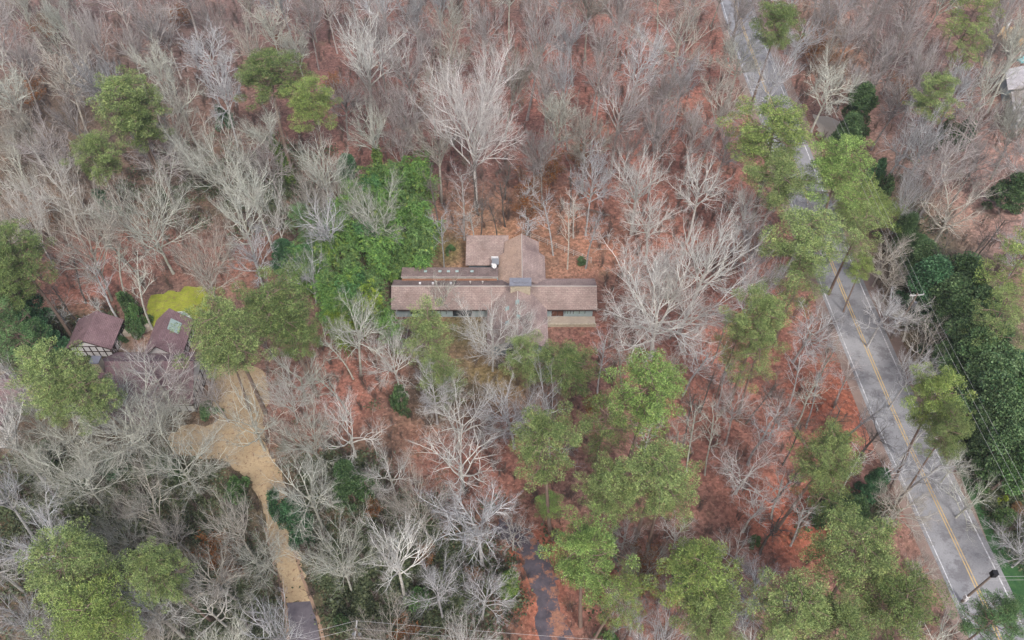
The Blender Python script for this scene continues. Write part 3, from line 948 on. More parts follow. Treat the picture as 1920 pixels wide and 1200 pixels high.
def leaf_quads(centers, size, rg, flat=.5, aspect=.35, droop=0.0, dirs=None):
    n = len(centers)
    c = np.asarray(centers)
    d = rg.normal(size=(n, 3)); d[:, 2] = d[:, 2] * flat - droop
    if dirs is not None: d = d * .55 + dirs
    d /= np.linalg.norm(d, axis=1, keepdims=True)
    s = rg.normal(size=(n, 3)); s -= d * (s * d).sum(1, keepdims=True); s /= np.linalg.norm(s, axis=1, keepdims=True)
    L = size * rg.uniform(.6, 1.3, (n, 1)); W = L * aspect
    v = np.stack([c - s * W * .3, c + d * L * .5 - s * W, c + d * L, c + d * L * .5 + s * W], 1)
    return v.reshape(-1, 3), np.arange(n * 4).reshape(-1, 4)


def pine(name, seed, h=24, rad=4.6, tufts=34000, depth=.36, limbs=34, clump=.88):
    rg = random.Random(seed); nr = np.random.default_rng(seed)
    T = Tubes()
    K = 9
    tr = [(math.sin(k * .7 + seed) * .15, math.cos(k * .5 + seed) * .15, h * .95 * k / (K - 1)) for k in range(K)]
    T.add(tr, [.34 * (1 - .8 * k / (K - 1)) for k in range(K)], 7)
    cl = []
    for i in range(limbs):
        t = i / limbs
        z = h * (1 - depth) + h * depth * .93 * t
        prof = math.sqrt(max(0, 1 - (t * 1.02 - .25) ** 2 / .66)) * (rg.uniform(.62, 1.06))
        R_ = rad * max(prof, .22)
        a = i * 2.4 + rg.uniform(-.4, .4)
        d = Vector((math.cos(a), math.sin(a), rg.uniform(.05, .4)))
        e = Vector((0, 0, z)) + d * R_
        mid = Vector((0, 0, z)).lerp(e, .5) + Vector((rg.uniform(-.3, .3), rg.uniform(-.3, .3), .2))
        T.add([(0, 0, z), tuple(mid), tuple(e)], [.09, .06, .02], 4)
        for k in range(rg.randint(3, 5)):
            f = rg.uniform(.35, 1.05)
            q = Vector((0, 0, z)).lerp(e, f) + Vector((rg.gauss(0, .9), rg.gauss(0, .9), rg.gauss(.2, .35)))
            cl.append((q, rg.uniform(.6, 1.25) * clump))
            T.add([tuple(Vector((0, 0, z)).lerp(e, f * .7)), tuple(q)], [.04, .015], 3)
    w = np.array([r ** 2 for _, r in cl]); w /= w.sum()
    ci = nr.choice(len(cl), tufts, p=w)
    cc = np.array([tuple(q) for q, _ in cl])[ci]; rr = np.array([r for _, r in cl])[ci]
    g = nr.normal(size=(tufts, 3)); g /= np.linalg.norm(g, axis=1, keepdims=True)
    g *= nr.uniform(.25, 1, (tufts, 1)) ** .5
    pts = cc + g * rr[:, None] * np.array([1, 1, .5])
    v, q = leaf_quads(pts, .23, nr, .6, .15, -.3, g * .8)
    tv, tq = T.arrays()
    tm = np_mesh("trunk", tv, tq, True); tm.materials.append(M['pinebark'])
    cm = np_mesh("crown", v, q); cm.materials.append(M['needle'])
    PRO[name] = dict(parts=[("trunk", tm), ("crown", cm)], h=h, cz=1 - depth * .5, r=rad * 1.06, cx=0, cy=0)


for i in range(5): pine(f"pine{i}", 10 + i)
for i in range(2): pine(f"loose{i}", 30 + i, tufts=17000, depth=.5, limbs=24, clump=.85)
pine("soft0", 41, h=18, rad=4.2, tufts=26000, depth=.72, limbs=44, clump=.8)


def broad(name, seed, h, rad, n, leaf, mat, lowest=.12, sharp=1.0, droop=0.0, aspect=.45, blobs=26):
    rg = random.Random(seed); nr = np.random.default_rng(seed)
    T = Tubes()
    T.add([(0, 0, -.3), (.1, 0, h * .45), (0, .1, h * .9)], [.2, .14, .04], 6)
    cl = []
    for i in range(blobs):
        t = rg.random() ** .8; z = h * (lowest + (.93 - lowest) * t)
        R_ = rad * (1 - t ** (1.6 * sharp)) ** .5 * .78
        a = rg.uniform(0, 2 * math.pi); f = rg.uniform(.45, 1.0)
        q = Vector((math.cos(a) * R_ * f, math.sin(a) * R_ * f, z))
        cl.append((q, rg.uniform(.55, 1.0) * rad * .36))
        T.add([(0, 0, z * .75), tuple(q)], [.06, .015], 3)
    w = np.array([r ** 2 for _, r in cl]); w /= w.sum()
    ci = nr.choice(len(cl), n, p=w)
    cc = np.array([tuple(q) for q, _ in cl])[ci]; rr = np.array([r for _, r in cl])[ci]
    g = nr.normal(size=(n, 3)); g /= np.linalg.norm(g, axis=1, keepdims=True)
    pts = cc + g * rr[:, None] * nr.uniform(.5, 1.05, (n, 1)) * np.array([1, 1, .9])
    v, q = leaf_quads(pts, leaf, nr, .8, aspect, droop, g * .9)
    tv, tq = T.arrays()
    tm = np_mesh("trunk", tv, tq, True); tm.materials.append(M['pinebark'])
    cm = np_mesh("crown", v, q); cm.materials.append(M[mat])
    PRO[name] = dict(parts=[("trunk", tm), ("crown", cm)], h=h, cz=.62, r=rad, cx=0, cy=0)


for i in range(3): broad(f"broad{i}", 50 + i, 12, 4, 19000, .25, 'broad')
for i in range(3): broad(f"shrub{i}", 60 + i, 2.6, 2.0, 4200, .16, 'broad', 0, 1.6, blobs=14)


def bamboo(name, seed):
    rg = random.Random(seed); nr = np.random.default_rng(seed)
    T = Tubes(); C_, D_ = [], []
    for k in range(9):
        a = rg.uniform(0, 2 * math.pi); h = rg.uniform(8, 12); sp = rg.uniform(.6, 3.0)
        pts = []
        b0 = (rg.uniform(-.8, .8), rg.uniform(-.8, .8))
        for i in range(6):
            t = i / 5
            pts.append((b0[0] + math.cos(a) * sp * t ** 2.2, b0[1] + math.sin(a) * sp * t ** 2.2, h * (t - .12 * t ** 4)))
        T.add(pts, [.05 * (1 - .7 * i / 5) for i in range(6)], 4)
        P_ = np.array(pts)
        for j in range(26):
            t = rg.uniform(.3, 1) ** .8; x = t * 5; i = min(int(x), 4)
            q = P_[i] * (1 - (x - i)) + P_[i + 1] * (x - i)
            b_ = rg.uniform(0, 2 * math.pi); ln = rg.uniform(.9, 1.9) * (1.35 - t * .7)
            for s in range(44):
                f = s / 43
                C_.append(q + np.array([math.cos(b_) * ln * f, math.sin(b_) * ln * f, .25 * f - .55 * f * f]) + nr.normal(size=3) * .08)
                D_.append((math.cos(b_) * .8, math.sin(b_) * .8, -.5))
    v, q = leaf_quads(np.array(C_), .30, nr, .4, .13, .3, np.array(D_))
    tv, tq = T.arrays()
    tm = np_mesh("culms", tv, tq, True); tm.materials.append(M['culm'])
    cm = np_mesh("foliage", v, q); cm.materials.append(M['bamboo'])
    PRO[name] = dict(parts=[("culms", tm), ("foliage", cm)], h=11, cz=.7, r=3.2, cx=0, cy=0)


for i in range(4): bamboo(f"bamboo{i}", 70 + i)


def beech(name, seed):
    o = bare(name, seed, trunk=6, r=.09, limb=2.6, kids=(9, 5, 4, 3), levels=4, crook=(.07, .2, .3, .4), up=(.02, .05, .04, .04), ang=((35, 70), (25, 55), (30, 60)), len=(1, .55, .6, .6), rr=.5, **{'from': (.25, .25, .2)})
    nr = np.random.default_rng(seed)
    t = np.array([tuple(q) for q in o['tips']])
    pts = t[nr.integers(0, len(t), 1500)] + nr.normal(size=(1500, 3)) * .2
    v, q = leaf_quads(pts, .22, nr, .6, .45, .2)
    lm = np_mesh("dry_leaves", v, q); lm.materials.append(M['dryleaf'])
    PRO[name]['parts'].append(("dry_leaves", lm))


for i in range(2): beech(f"beech{i}", 80 + i)

# sleeve of ivy round a trunk
nr = np.random.default_rng(5)
a_ = nr.uniform(0, 2 * math.pi, 4500); z_ = nr.uniform(0, 1, 4500) ** 1.3 * 12
r_ = .35 + .55 * np.sin(z_ * .9 + np.sin(a_ * 2)) ** 2 * nr.uniform(.3, 1, 4500) + .3 * (1 - z_ / 12)
v, q = leaf_quads(np.stack([np.cos(a_) * r_, np.sin(a_) * r_, z_], 1), .26, nr, .6, .45, .3)
IVY = np_mesh("ivy", v, q); IVY.materials.append(M['ivy'])

# ------------------------------------------------------------ placing
TINT = dict(X=(.86, .84, .82), W=(.78, .78, .75), G=(.66, .68, .61), B=(.60, .57, .51), P=(.56, .52, .51), D=(.20, .175, .165), S=(.62, .63, .65))
TWORD = dict(X="pale silver", W="whitish", G="lichen grey", B="beige grey", P="pinkish grey", D="dark", S="silver grey")
FORM = dict(farv="upswept", farg="domed", grand="spreading", tulip="vase-shaped", fan="fan-branched", vase="upswept", oak="crooked-limbed", gen="fine-twigged", slim="slender")
LAND = [("the brown house's rear gable", 985, 470), ("the brown house's left wing", 800, 560), ("the brown house's stone chimney", 975, 530), ("the brown house's right wing", 1070, 550), ("the brown house's front gable", 980, 610),
        ("the bright bamboo grove", 750, 380), ("the yellow-green lawn", 320, 575), ("the maroon outbuilding", 185, 620), ("the big maroon roof", 310, 700), ("the tan forecourt", 450, 760), ("the tan driveway's curve", 490, 900),
        ("the dark end of the tan driveway", 560, 1160), ("the leafy driveway", 1020, 1120), ("the leafy driveway's upper bend", 900, 940), ("the bottom crossarm pole", 667, 1185), ("the dark roadside pole", 1803, 1128), ("the roadside crossarm pole", 1718, 550),
        ("the road's top end", 1385, 40), ("the pale gravel apron", 1550, 235), ("the tan yard", 1880, 65), ("the pale roofed house", 1900, 170), ("the turquoise pool", 1915, 108), ("the curved garden kerb", 1850, 860), ("the white utility box", 1867, 866),
        ("the tall silver vase-shaped tree", 905, 190), ("the olive pine pair at upper left", 240, 210), ("the round dark pine at the top left", 500, 148), ("the pale olive pine near the bamboo", 587, 200), ("the top left corner", 0, 0), ("the top edge's left quarter", 480, 0),
        ("the top edge's middle", 960, 0), ("the top right corner", 1920, 0), ("the bottom left corner", 0, 1200), ("the bottom right corner", 1920, 1200), ("the left edge's middle", 0, 600), ("the right edge's middle", 1920, 600),
        ("the wire fence", 1060, 470), ("the huge white oak", 1250, 560), ("the bright roadside pine", 1465, 290), ("the pine overhanging the yellow lines", 1510, 480), ("the round green pine below the white oak", 1210, 740),
        ("the pine beside the leafy driveway", 1110, 1060), ("the soft green pine at the house front", 800, 640), ("the white crooked tree over the leafy driveway", 850, 790), ("the white crooked tree on the red slope", 1385, 900),
        ("the dark purple hedge trees", 1800, 560), ("the olive pine over the forecourt", 425, 605), ("the dark pine beside the bamboo", 545, 590), ("the pale pine over the maroon roofs", 150, 690), ("the big pine at the lower left", 155, 1100),
        ("the dark holly by the gravel apron", 1610, 215), ("the olive tree on the left edge", 25, 490), ("the red leaf clearing", 650, 720), ("the orange leaves by the road", 1570, 740), ("the white line of the road's left side", 1660, 830)]
LAND = [(a.replace("dark purple hedge", "dark green hedge"), x, y) for a, x, y in LAND]
used = set()


def auto_label(px, py, lead, noun):
    c = sorted(LAND, key=lambda L: (L[1] - px) ** 2 + (L[2] - py) ** 2)
    for extra in ("", "taller ", "shorter ", "thin-topped ", "dense-topped ", "open-topped ", "uneven ", "rounded "):
        for nm, lx, ly in c[:7]:
            dx, dy = px - lx, py - ly
            if math.hypot(dx, dy) < 45: rel = "beside"
            elif abs(dy) > abs(dx) * 1.1: rel = ("just " if abs(dy) < 130 else "well ") + ("above" if dy < 0 else "below")
            else: rel = ("just " if abs(dx) < 130 else "well ") + ("left of" if dx < 0 else "right of")
            s = f"{extra}{lead} {noun} {rel} {nm}"
            if s not in used and len(s.split()) <= 16:
                used.add(s); return s
    return f"{lead} {noun} {rel} {nm}"


def base_free(x, y, m=.6):
    if abs(x - road_x(y) - .25) < 4.6 + m: return False
    for x0, x1, y0, y1 in ((-20.4, 14.4, 83.2, 92.2), (-4.4, 6.2, 75, 99), (-8.6, 0, 92, 100.4), (-61.5, -46, 61, 82), (-79.5, -60, 61, 72), (-70, -62, 75, 82.2)):
        if x0 - m < x < x1 + m and y0 - m < y < y1 + m: return False
    return not any(in_poly(x, y, w) for w in (DR_W[0], DR_W[1], DR_W[2], DR_W[3]))


def fit_height(proto, px, py, h):
    for f in ((1, .9, .8, .7, .6, .5, .42, .34, 1.1, 1.2) if px > 1500 else (1, .9, 1.1, .8, 1.2, .7, 1.3, .6, .5, .42, .34)):
        c = P(px, py, PRO[proto]['cz'] * h * f)
        if base_free(c.x, c.y): return h * f
    return 0


def place(proto, px, py, dpx, h, name, cat, label, tint, group, lean=3, ivy=False, zc=None, vary=(.9, 1.1)):
    pr = PRO[proto]
    if h > 3: h = fit_height(proto, px, py, h) or h
    zc = pr['cz'] * h
    c = P(px, py, zc)
    s = dpx / 2 / scale_at(px, py, zc) / pr['r']
    rz = rng.uniform(0, 2 * math.pi)
    ox = (pr['cx'] * math.cos(rz) - pr['cy'] * math.sin(rz)) * s; oy = (pr['cx'] * math.sin(rz) + pr['cy'] * math.cos(rz)) * s
    x, y = c.x - ox, c.y - oy
    z = ground_z(x, y)
    r = bpy.data.objects.new(name, None)
    r.empty_display_size = .3
    col.objects.link(r)
    r.location = (x, y, z)
    lx, ly = R(rng.gauss(0, lean)), R(rng.gauss(0, lean))
    r.rotation_euler = (lx, ly, rz)
    r.scale = (s, s, h / pr['h'])
    tag(r, label, cat, group)
    k = rng.uniform(*vary)
    for nm, me in pr['parts']:
        o = bpy.data.objects.new(nm, me)
        col.objects.link(o); o.parent = r
        o.color = tuple(v * k for v in tint[:3]) + (1,)
    if ivy:
        o = bpy.data.objects.new("ivy", IVY); col.objects.link(o); o.parent = r
        o.scale = (1.1 / s, 1.1 / s, 1); o['label'] = "green ivy climbing the trunk"; o.color = (1, 1, 1, 1)
    return r


EVER = []     # occupied crowns in picture space


def col3(a, k=1.0): return tuple(v * k for v in a)


OL, DK, PL, BR, BL, YG = (1, 1, 1), (.72, .76, .7), (1.08, 1.08, 1.08), (1.0, 1.14, .9), (.62, .86, .92), (1.1, 1.12, .88)
CW = {id(OL): "olive green", id(DK): "dark olive", id(PL): "pale olive", id(BR): "bright green", id(BL): "blue-green", id(YG): "yellow-green"}
PINES = [(500, 148, 132, 24, 'pine', DK), (243, 195, 132, 26, 'pine', OL), (262, 240, 90, 22, 'pine', DK), (180, 298, 95, 22, 'pine', OL), (587, 200, 100, 22, 'pine', YG), (425, 600, 150, 24, 'pine', OL), (415, 650, 90, 19, 'pine', DK),
         (540, 580, 150, 24, 'pine', DK), (560, 630, 90, 18, 'pine', DK), (25, 470, 120, 24, 'pine', DK), (30, 540, 110, 20, 'pine', DK), (115, 695, 135, 18, 'pine', PL), (172, 705, 115, 16, 'pine', PL), (105, 755, 90, 14, 'pine', PL),
         (155, 1065, 160, 24, 'pine', PL), (150, 1150, 160, 22, 'pine', YG), (295, 1040, 112, 24, 'pine', OL), (1210, 735, 158, 25, 'pine', BR), (1045, 850, 140, 25, 'pine', PL), (1130, 800, 110, 20, 'loose', DK), (1225, 895, 150, 24, 'pine', PL),
         (1135, 925, 120, 21, 'pine', OL), (1245, 930, 110, 20, 'loose', OL), (1110, 1050, 150, 24, 'pine', BR), (1130, 1120, 110, 20, 'loose', YG), (1300, 1095, 150, 25, 'pine', YG), (1330, 1150, 130, 22, 'pine', OL), (1495, 1100, 150, 25, 'pine', PL),
         (1540, 1160, 150, 22, 'pine', OL), (1640, 1050, 160, 25, 'pine', OL), (1690, 1130, 150, 22, 'pine', DK), (1540, 850, 120, 25, 'pine', PL), (1555, 905, 100, 21, 'loose', DK), (1425, 600, 120, 25, 'pine', OL), (1430, 660, 100, 22, 'loose', PL),
         (1515, 470, 155, 24, 'pine', PL), (1500, 520, 110, 20, 'loose', OL), (1465, 265, 165, 26, 'pine', YG), (1460, 330, 130, 22, 'pine', OL), (1585, 325, 125, 24, 'pine', BR), (1625, 385, 140, 24, 'pine', YG), (1610, 430, 90, 20, 'loose', OL),
         (1620, 508, 55, 12, 'pine', YG), (1782, 765, 112, 24, 'pine', YG), (1790, 810, 80, 19, 'pine', OL), (1450, 48, 90, 22, 'pine', DK), (1745, 195, 90, 22, 'pine', OL), (1820, 30, 110, 24, 'loose', YG), (1815, 90, 70, 20, 'loose', PL),
         (1890, 510, 120, 24, 'loose', YG), (1900, 590, 100, 22, 'loose', PL), (800, 630, 105, 17, 'soft', PL), (815, 700, 90, 13, 'soft', OL), (1850, 1175, 110, 20, 'pine', BL), (1020, 1180 - 235, 55, 7, 'pine', BR), (30, 600, 100, 18, 'soft', BL), (1380, 640, 70, 18, 'loose', OL),
         (1585, 980, 60, 9, 'pine', OL), (1045, 692, 125, 15, 'pine', DK), (990, 672, 100, 12, 'pine', OL), (570, 425, 60, 14, 'soft', BL)]
ci = 0
for px, py, d, h, kd, t in PINES:
    k = {'pine': 5, 'loose': 2, 'soft': 1}[kd]
    ci += 1
    sz = "large" if d > 130 else "small" if d < 80 else "mid-sized"
    fm = {'pine': "dense-crowned", 'loose': "open-crowned", 'soft': "feathery"}[kd]
    place(f"{kd}{ci % k}", px, py, d * 1.0, h, "pine_tree", "pine tree", auto_label(px, py, f"{sz} {CW[id(t)]} {fm}", "pine"), t, "pines among the bare woods")
    EVER.append((px, py, d))
BROAD = [(1735, 485, 75, 11, OL), (1775, 565, 95, 12, OL), (1820, 560, 90, 13, DK), (1812, 640, 100, 13, OL), (1845, 650, 95, 13, OL), (1836, 715, 100, 13, OL), (1870, 730, 100, 13, OL), (1858, 790, 100, 13, OL), (1888, 815, 95, 12, OL), (1910, 735, 90, 12, DK), (1915, 820, 90, 12, OL), (1765, 540, 80, 11, DK), (1612, 200, 80, 13, DK), (1600, 245, 70, 9, DK), (1700, 425, 60, 9, DK), (1718, 465, 55, 8, DK), (1752, 520, 95, 13, BL), (1800, 530, 100, 13, DK), (1835, 600, 105, 14, OL), (1790, 600, 90, 12, DK), (1820, 670, 105, 14, DK), (1862, 690, 100, 13, OL),
         (1850, 750, 110, 14, OL), (1893, 770, 105, 13, BR), (1872, 830, 95, 12, OL), (1905, 870, 90, 12, BR), (1900, 690, 80, 10, BL), (80, 625, 70, 9, BL), (60, 580, 80, 11, BL), (545, 975, 75, 10, BL), (520, 940, 50, 6, BL), (655, 905, 80, 9, DK), (690, 915, 55, 6, BR),
         (445, 910, 60, 4, BR), (258, 590, 45, 5, BR), (250, 610, 45, 4, DK), (240, 560, 50, 5, DK), (212, 560, 0, 0, DK), (1640, 900, 60, 7, BL), (1605, 955, 70, 7, DK), (1560, 955, 60, 6, OL), (1890, 965, 40, 3, YG), (640, 1165, 40, 3, DK), (1290, 1075, 80, 9, BL),
         (750, 745, 50, 6, DK), (830, 560 + 90, 0, 0, OL), (1415, 1015, 28, 3, BR), (980, 1100 - 10, 0, 0, OL), (1140, 1190, 50, 4, BR), (1900, 360, 90, 9, DK),(650, 310, 50, 7, BL), (530, 470, 60, 8, BL), (1780, 245, 50, 6, DK), (780, 1120, 60, 4, BR), (200, 380, 50, 6, BL), (415, 215, 40, 5, BL),
         (80, 850, 60, 5, DK), (300, 870, 70, 4, DK), (210, 870, 60, 4, BL), (1660, 345, 50, 6, DK), (1640, 320, 45, 6, BL), (1815, 245, 50, 6, BL), (390, 768, 0, 0, DK), (1092, 488, 26, 1.5, OL)]
for px, py, d, h, t in BROAD:
    if not d: continue
    if px > 1740 and py > 480: d *= 1.2
    ci += 1
    if h > 6:
        place(f"broad{ci % 3}", px, py, d, h, "evergreen_tree", "evergreen tree", auto_label(px, py, f"{'large' if d > 90 else 'small'} {CW[id(t)]} bushy", "broadleaf evergreen"), t, "broadleaf evergreens")
    else:
        place(f"shrub{ci % 3}", px, py, d, h, "evergreen_shrub", "shrub", auto_label(px, py, f"{'wide' if d > 50 else 'small'} {CW[id(t)]} leafy", "shrub"), t, "evergreen shrubs")
    EVER.append((px, py, d * .8))
for px, py, d, h, t, lb in ((392, 766, 46, 2.6, OL, "rounded clipped green shrub where the maroon roof meets the tan forecourt"), (224, 637, 24, 1.8, DK, "small dark round shrub at the outbuilding's half-timbered end"), (1908, 950, 34, 1.6, (2.2, .8, .9), "reddish garden shrub below the curved kerb"),
                            (1880, 935, 26, 1.6, (2.4, 1.9, .5), "yellow garden shrub below the curved kerb"), (842, 466, 26, 1.5, BR, "bright green bush beside the bamboo behind the left wing")):
    place(f"shrub{int(px) % 3}", px, py, d, h, "evergreen_shrub", "shrub", lb, t, "garden shrubs", 0)

BAM = [(735, 310), (765, 320), (785, 345), (720, 335), (750, 350), (775, 375), (795, 390), (740, 380), (760, 405), (785, 425), (800, 450), (735, 420), (765, 450), (790, 480), (745, 470), (770, 500), (715, 460), (810, 425), (700, 350), (690, 325),
       (560, 450), (590, 440), (620, 460), (650, 480), (585, 500), (615, 520), (650, 530), (680, 515), (700, 490), (640, 570), (670, 580), (690, 560), (705, 530), (610, 560), (640, 610), (722, 585), (728, 605), (605, 425), (575, 505), (550, 500), (625, 435), (655, 500), (600, 540), (660, 555), (660, 440), (690, 430), (640, 400), (600, 400), (570, 480), (655, 350), (680, 385), (785, 300 + 10), (748, 505), (690, 460), (705, 400), (690, 380), (715, 375), (645, 600), (620, 590)]
for i, (px, py) in enumerate(BAM):
    right = px > 710 or py < 330
    t = ((OL, BR, YG, BR, DK)[i % 5]) if right else (OL, BR, BR, YG, BL)[(i * 7 + i // 5) % 5]
    if (px, py) in ((640, 610), (645, 600), (690, 560)): t = (1.5, 1.3, .6)
    wd = "bright yellow" if t not in (BR, OL, YG) else CW[id(t)]
    px_l, py_l = px, py
    cells = ("upper" if py < 400 else "lower" if py > 500 else "middle", "right" if px > 710 else "left")
    lb = auto_label(px, py, f"{wd} arching", "bamboo plume")
    place(f"bamboo{i % 4}", px, py, 72 if right else 64, rng.uniform(8.5, 12), "bamboo_clump", "bamboo", lb, t, "bamboo plumes of the grove " + cells[0] + " " + cells[1], 5)
EVER += [(750, 400, 150), (750, 320, 120), (640, 500, 130), (700, 540, 90)]

# bare trees picked out one by one: centre of crown in the picture, crown width, height, habit, tint, ivy
HAND = [(905, 205, 205, 34, 'tulip0', 'X', 0), (1250, 545, 285, 23, 'grand0', 'W', 0), (1330, 455, 170, 26, 'vase1', 'W', 0), (915, 620, 170, 13, 'fan1', 'W', 0), (985, 600, 110, 10, 'oak2', 'W', 0), (735, 655, 150, 14, 'fan2', 'W', 0), (285, 400, 220, 24, 'fan3', 'G', 0),
        (140, 430, 190, 28, 'fan0', 'B', 0), (400, 290, 190, 24, 'fan1', 'G', 0), (585, 295, 120, 20, 'vase1', 'G', 0), (690, 400, 150, 18, 'fan2', 'G', 0), (620, 410, 110, 18, 'vase2', 'S', 0), (300, 690, 170, 15, 'gen0', 'P', 0), (215, 800, 250, 18, 'fan3', 'G', 0),
        (350, 850, 200, 18, 'fan2', 'G', 0), (130, 880, 200, 17, 'fan0', 'G', 0), (860, 760, 180, 17, 'oak3', 'W', 0), (860, 850, 190, 15, 'oak1', 'W', 0), (740, 880, 120, 13, 'oak0', 'W', 0), (880, 980, 180, 17, 'gen1', 'S', 0), (622, 1035, 165, 20, 'fan1', 'G', 0), (745, 1030, 140, 20, 'vase0', 'W', 0),
        (1390, 890, 185, 12, 'oak2', 'X', 0), (1375, 1030, 100, 9, 'oak3', 'W', 0), (962, 985, 84, 9, 'oak1', 'W', 0), (955, 1085, 60, 8, 'oak2', 'W', 1), (640, 85, 160, 30, 'vase1', 'W', 0), (765, 95, 120, 28, 'vase2', 'P', 0), (1165, 190, 120, 24, 'vase0', 'P', 0), (1275, 60, 170, 24, 'gen2', 'B', 0),
        (1340, 180, 150, 22, 'gen3', 'B', 0), (1195, 320, 130, 22, 'vase1', 'W', 0), (1075, 120, 60, 28, 'vase2', 'S', 0), (985, 50, 100, 28, 'vase0', 'P', 0), (1690, 265, 110, 17, 'oak0', 'S', 0), (1790, 380, 150, 17, 'oak1', 'B', 0), (1655, 590, 110, 14, 'gen0', 'S', 0), (1710, 590, 90, 13, 'gen1', 'W', 0),
        (1740, 640, 110, 14, 'oak2', 'B', 0), (1680, 520, 100, 12, 'gen2', 'B', 0), (1675, 470, 90, 13, 'gen3', 'B', 0), (1760, 700, 100, 13, 'gen4', 'W', 0), (1710, 690, 90, 15, 'vase1', 'S', 0), (1530, 610, 110, 15, 'gen1', 'S', 0), (1520, 385, 90, 14, 'gen2', 'S', 0), (1690, 935, 130, 12, 'gen3', 'B', 0), (1735, 800, 80, 14, 'slim0', 'W', 0),
        (1825, 930, 110, 9, 'oak3', 'G', 0), (1800, 870, 70, 8, 'gen0', 'G', 0), (428, 975, 110, 22, 'vase1', 'B', 0), (60, 1010, 150, 24, 'gen1', 'S', 0), (385, 1130, 130, 14, 'oak0', 'W', 0), (510, 395, 80, 16, 'oak3', 'W', 0), (30, 690, 100, 20, 'gen2', 'W', 0), (468, 775, 130, 17, 'oak1', 'G', 0), (290, 775, 150, 14, 'fan4', 'G', 0), (55, 765, 110, 13, 'fan5', 'G', 0), (125, 805, 130, 14, 'gen6', 'G', 0), (395, 735, 90, 13, 'gen5', 'P', 0), (60, 850, 120, 14, 'fan3', 'G', 0), (525, 735, 110, 16, 'fan2', 'W', 0), (570, 790, 150, 18, 'fan3', 'G', 0), (640, 790, 150, 18, 'oak2', 'W', 0),
        (950, 760, 150, 16, 'gen4', 'S', 0), (820, 680 + 40, 110, 14, 'gen0', 'S', 0), (505, 230, 90, 20, 'gen1', 'G', 1), (690, 235, 90, 20, 'vase0', 'G', 1), (330, 170, 110, 20, 'gen2', 'G', 0), (1460, 130, 110, 20, 'gen3', 'S', 0), (1505, 60, 90, 22, 'vase2', 'S', 0), (1380, 760, 100, 13, 'gen4', 'P', 0), (1470, 760, 90, 12, 'gen0', 'P', 0), (30, 1150, 90, 14, 'gen1', 'S', 0),
        (820, 1110, 130, 14, 'gen2', 'S', 0), (900, 1110, 120, 13, 'gen3', 'S', 0), (1310, 330, 120, 20, 'gen4', 'W', 0), (1400, 380, 90, 20, 'gen0', 'W', 0), (1180, 1000, 80, 9, 'oak0', 'W', 0), (1270, 995, 80, 8, 'oak1', 'W', 0), (1160, 1130, 80, 9, 'gen1', 'W', 0), (1190, 1160, 90, 9, 'gen2', 'S', 0), (20, 330, 90, 20, 'oak0', 'G', 0), (320, 1000, 100, 12, 'gen4', 'B', 0), (560, 700, 130, 14, 'oak0', 'G', 0), (830, 540 + 10, 70, 9, 'oak1', 'G', 0),
        (1850, 230, 120, 18, 'gen3', 'P', 0), (1640, 250, 0, 0, 'gen0', 'P', 0), (1760, 1000, 0, 0, 'gen0', 'P', 0), (1735, 1060, 70, 9, 'gen4', 'B', 0), (1600, 700, 70, 11, 'slim1', 'P', 0), (1645, 760, 80, 14, 'slim2', 'S', 0), (1690, 850, 80, 14, 'slim3', 'S', 0), (1740, 880, 80, 15, 'slim0', 'S', 0)]
FIXED = {0: "very tall pale vase-shaped bare tree with fan crown behind the brown house", 1: "huge white-limbed spreading bare tree over the brown house's right wing", 3: "mossy white bare tree with tangled limbs over the front gable", 5: "white herringbone-branched bare tree on the red leaf clearing",
         12: "rounded pinkish bare crown spread over the big maroon roof", 16: "white bare tree with zigzag limbs above the leafy driveway's shaded bend", 22: "ghost-white crooked bare tree alone on the red slope"}
occ = [(x, y, d) for x, y, d in EVER]
n_bare = 0
for i, (px, py, d, h, pr, t, iv) in enumerate(HAND):
    if not d: continue
    form = FORM[pr[:-1]]
    sz = "broad" if d > 140 else "small" if d < 90 else "mid-sized"
    lb = FIXED.get(i) or auto_label(px, py, f"{sz} {TWORD[t]} {form}", "bare tree")
    place(pr, px, py, d, h, "bare_tree", "bare tree", lb, TINT[t], "bare winter trees", 3, bool(iv))
    occ.append((px, py, d)); n_bare += 1

# small trees holding orange leaves
for px, py, d in ((1205, 1060, 60), (1225, 1085, 60), (1190, 1095, 50), (425, 1055, 70), (400, 1030, 60), (150, 1000 + 30, 0), (250, 1090, 34), (55, 170, 50), (80, 420 - 30, 60), (625, 155, 35), (530, 85, 35), (330, 25, 60), (300, 60, 40), (795, 300 - 100, 40), (1085, 285, 45), (1100, 300, 40), (1000, 335, 60), (1040, 310, 50), (1015, 290, 0), (1520, 80, 60), (1545, 100, 60),
                  (1580, 135, 40), (1690, 165, 50), (990, 380, 60), (1110, 760, 40), (700, 950, 34), (800, 1045, 34), (760, 1180, 50), (1130, 1085 + 60, 0), (570, 420, 40), (640, 530, 40), (1300, 1000, 0), (1140, 890, 34), (885, 1075, 30), (1400, 465, 40), (90, 50, 60), (1250, 1190, 34)):
    if not d: continue
    ci += 1
    place(f"beech{ci % 2}", px, py, d, rng.uniform(4, 8), "beech_sapling", "young tree", auto_label(px, py, f"{'low' if d < 45 else 'bushy'} orange-leaved", "young tree"), (.4, .36, .3), "young trees holding dry orange leaves")

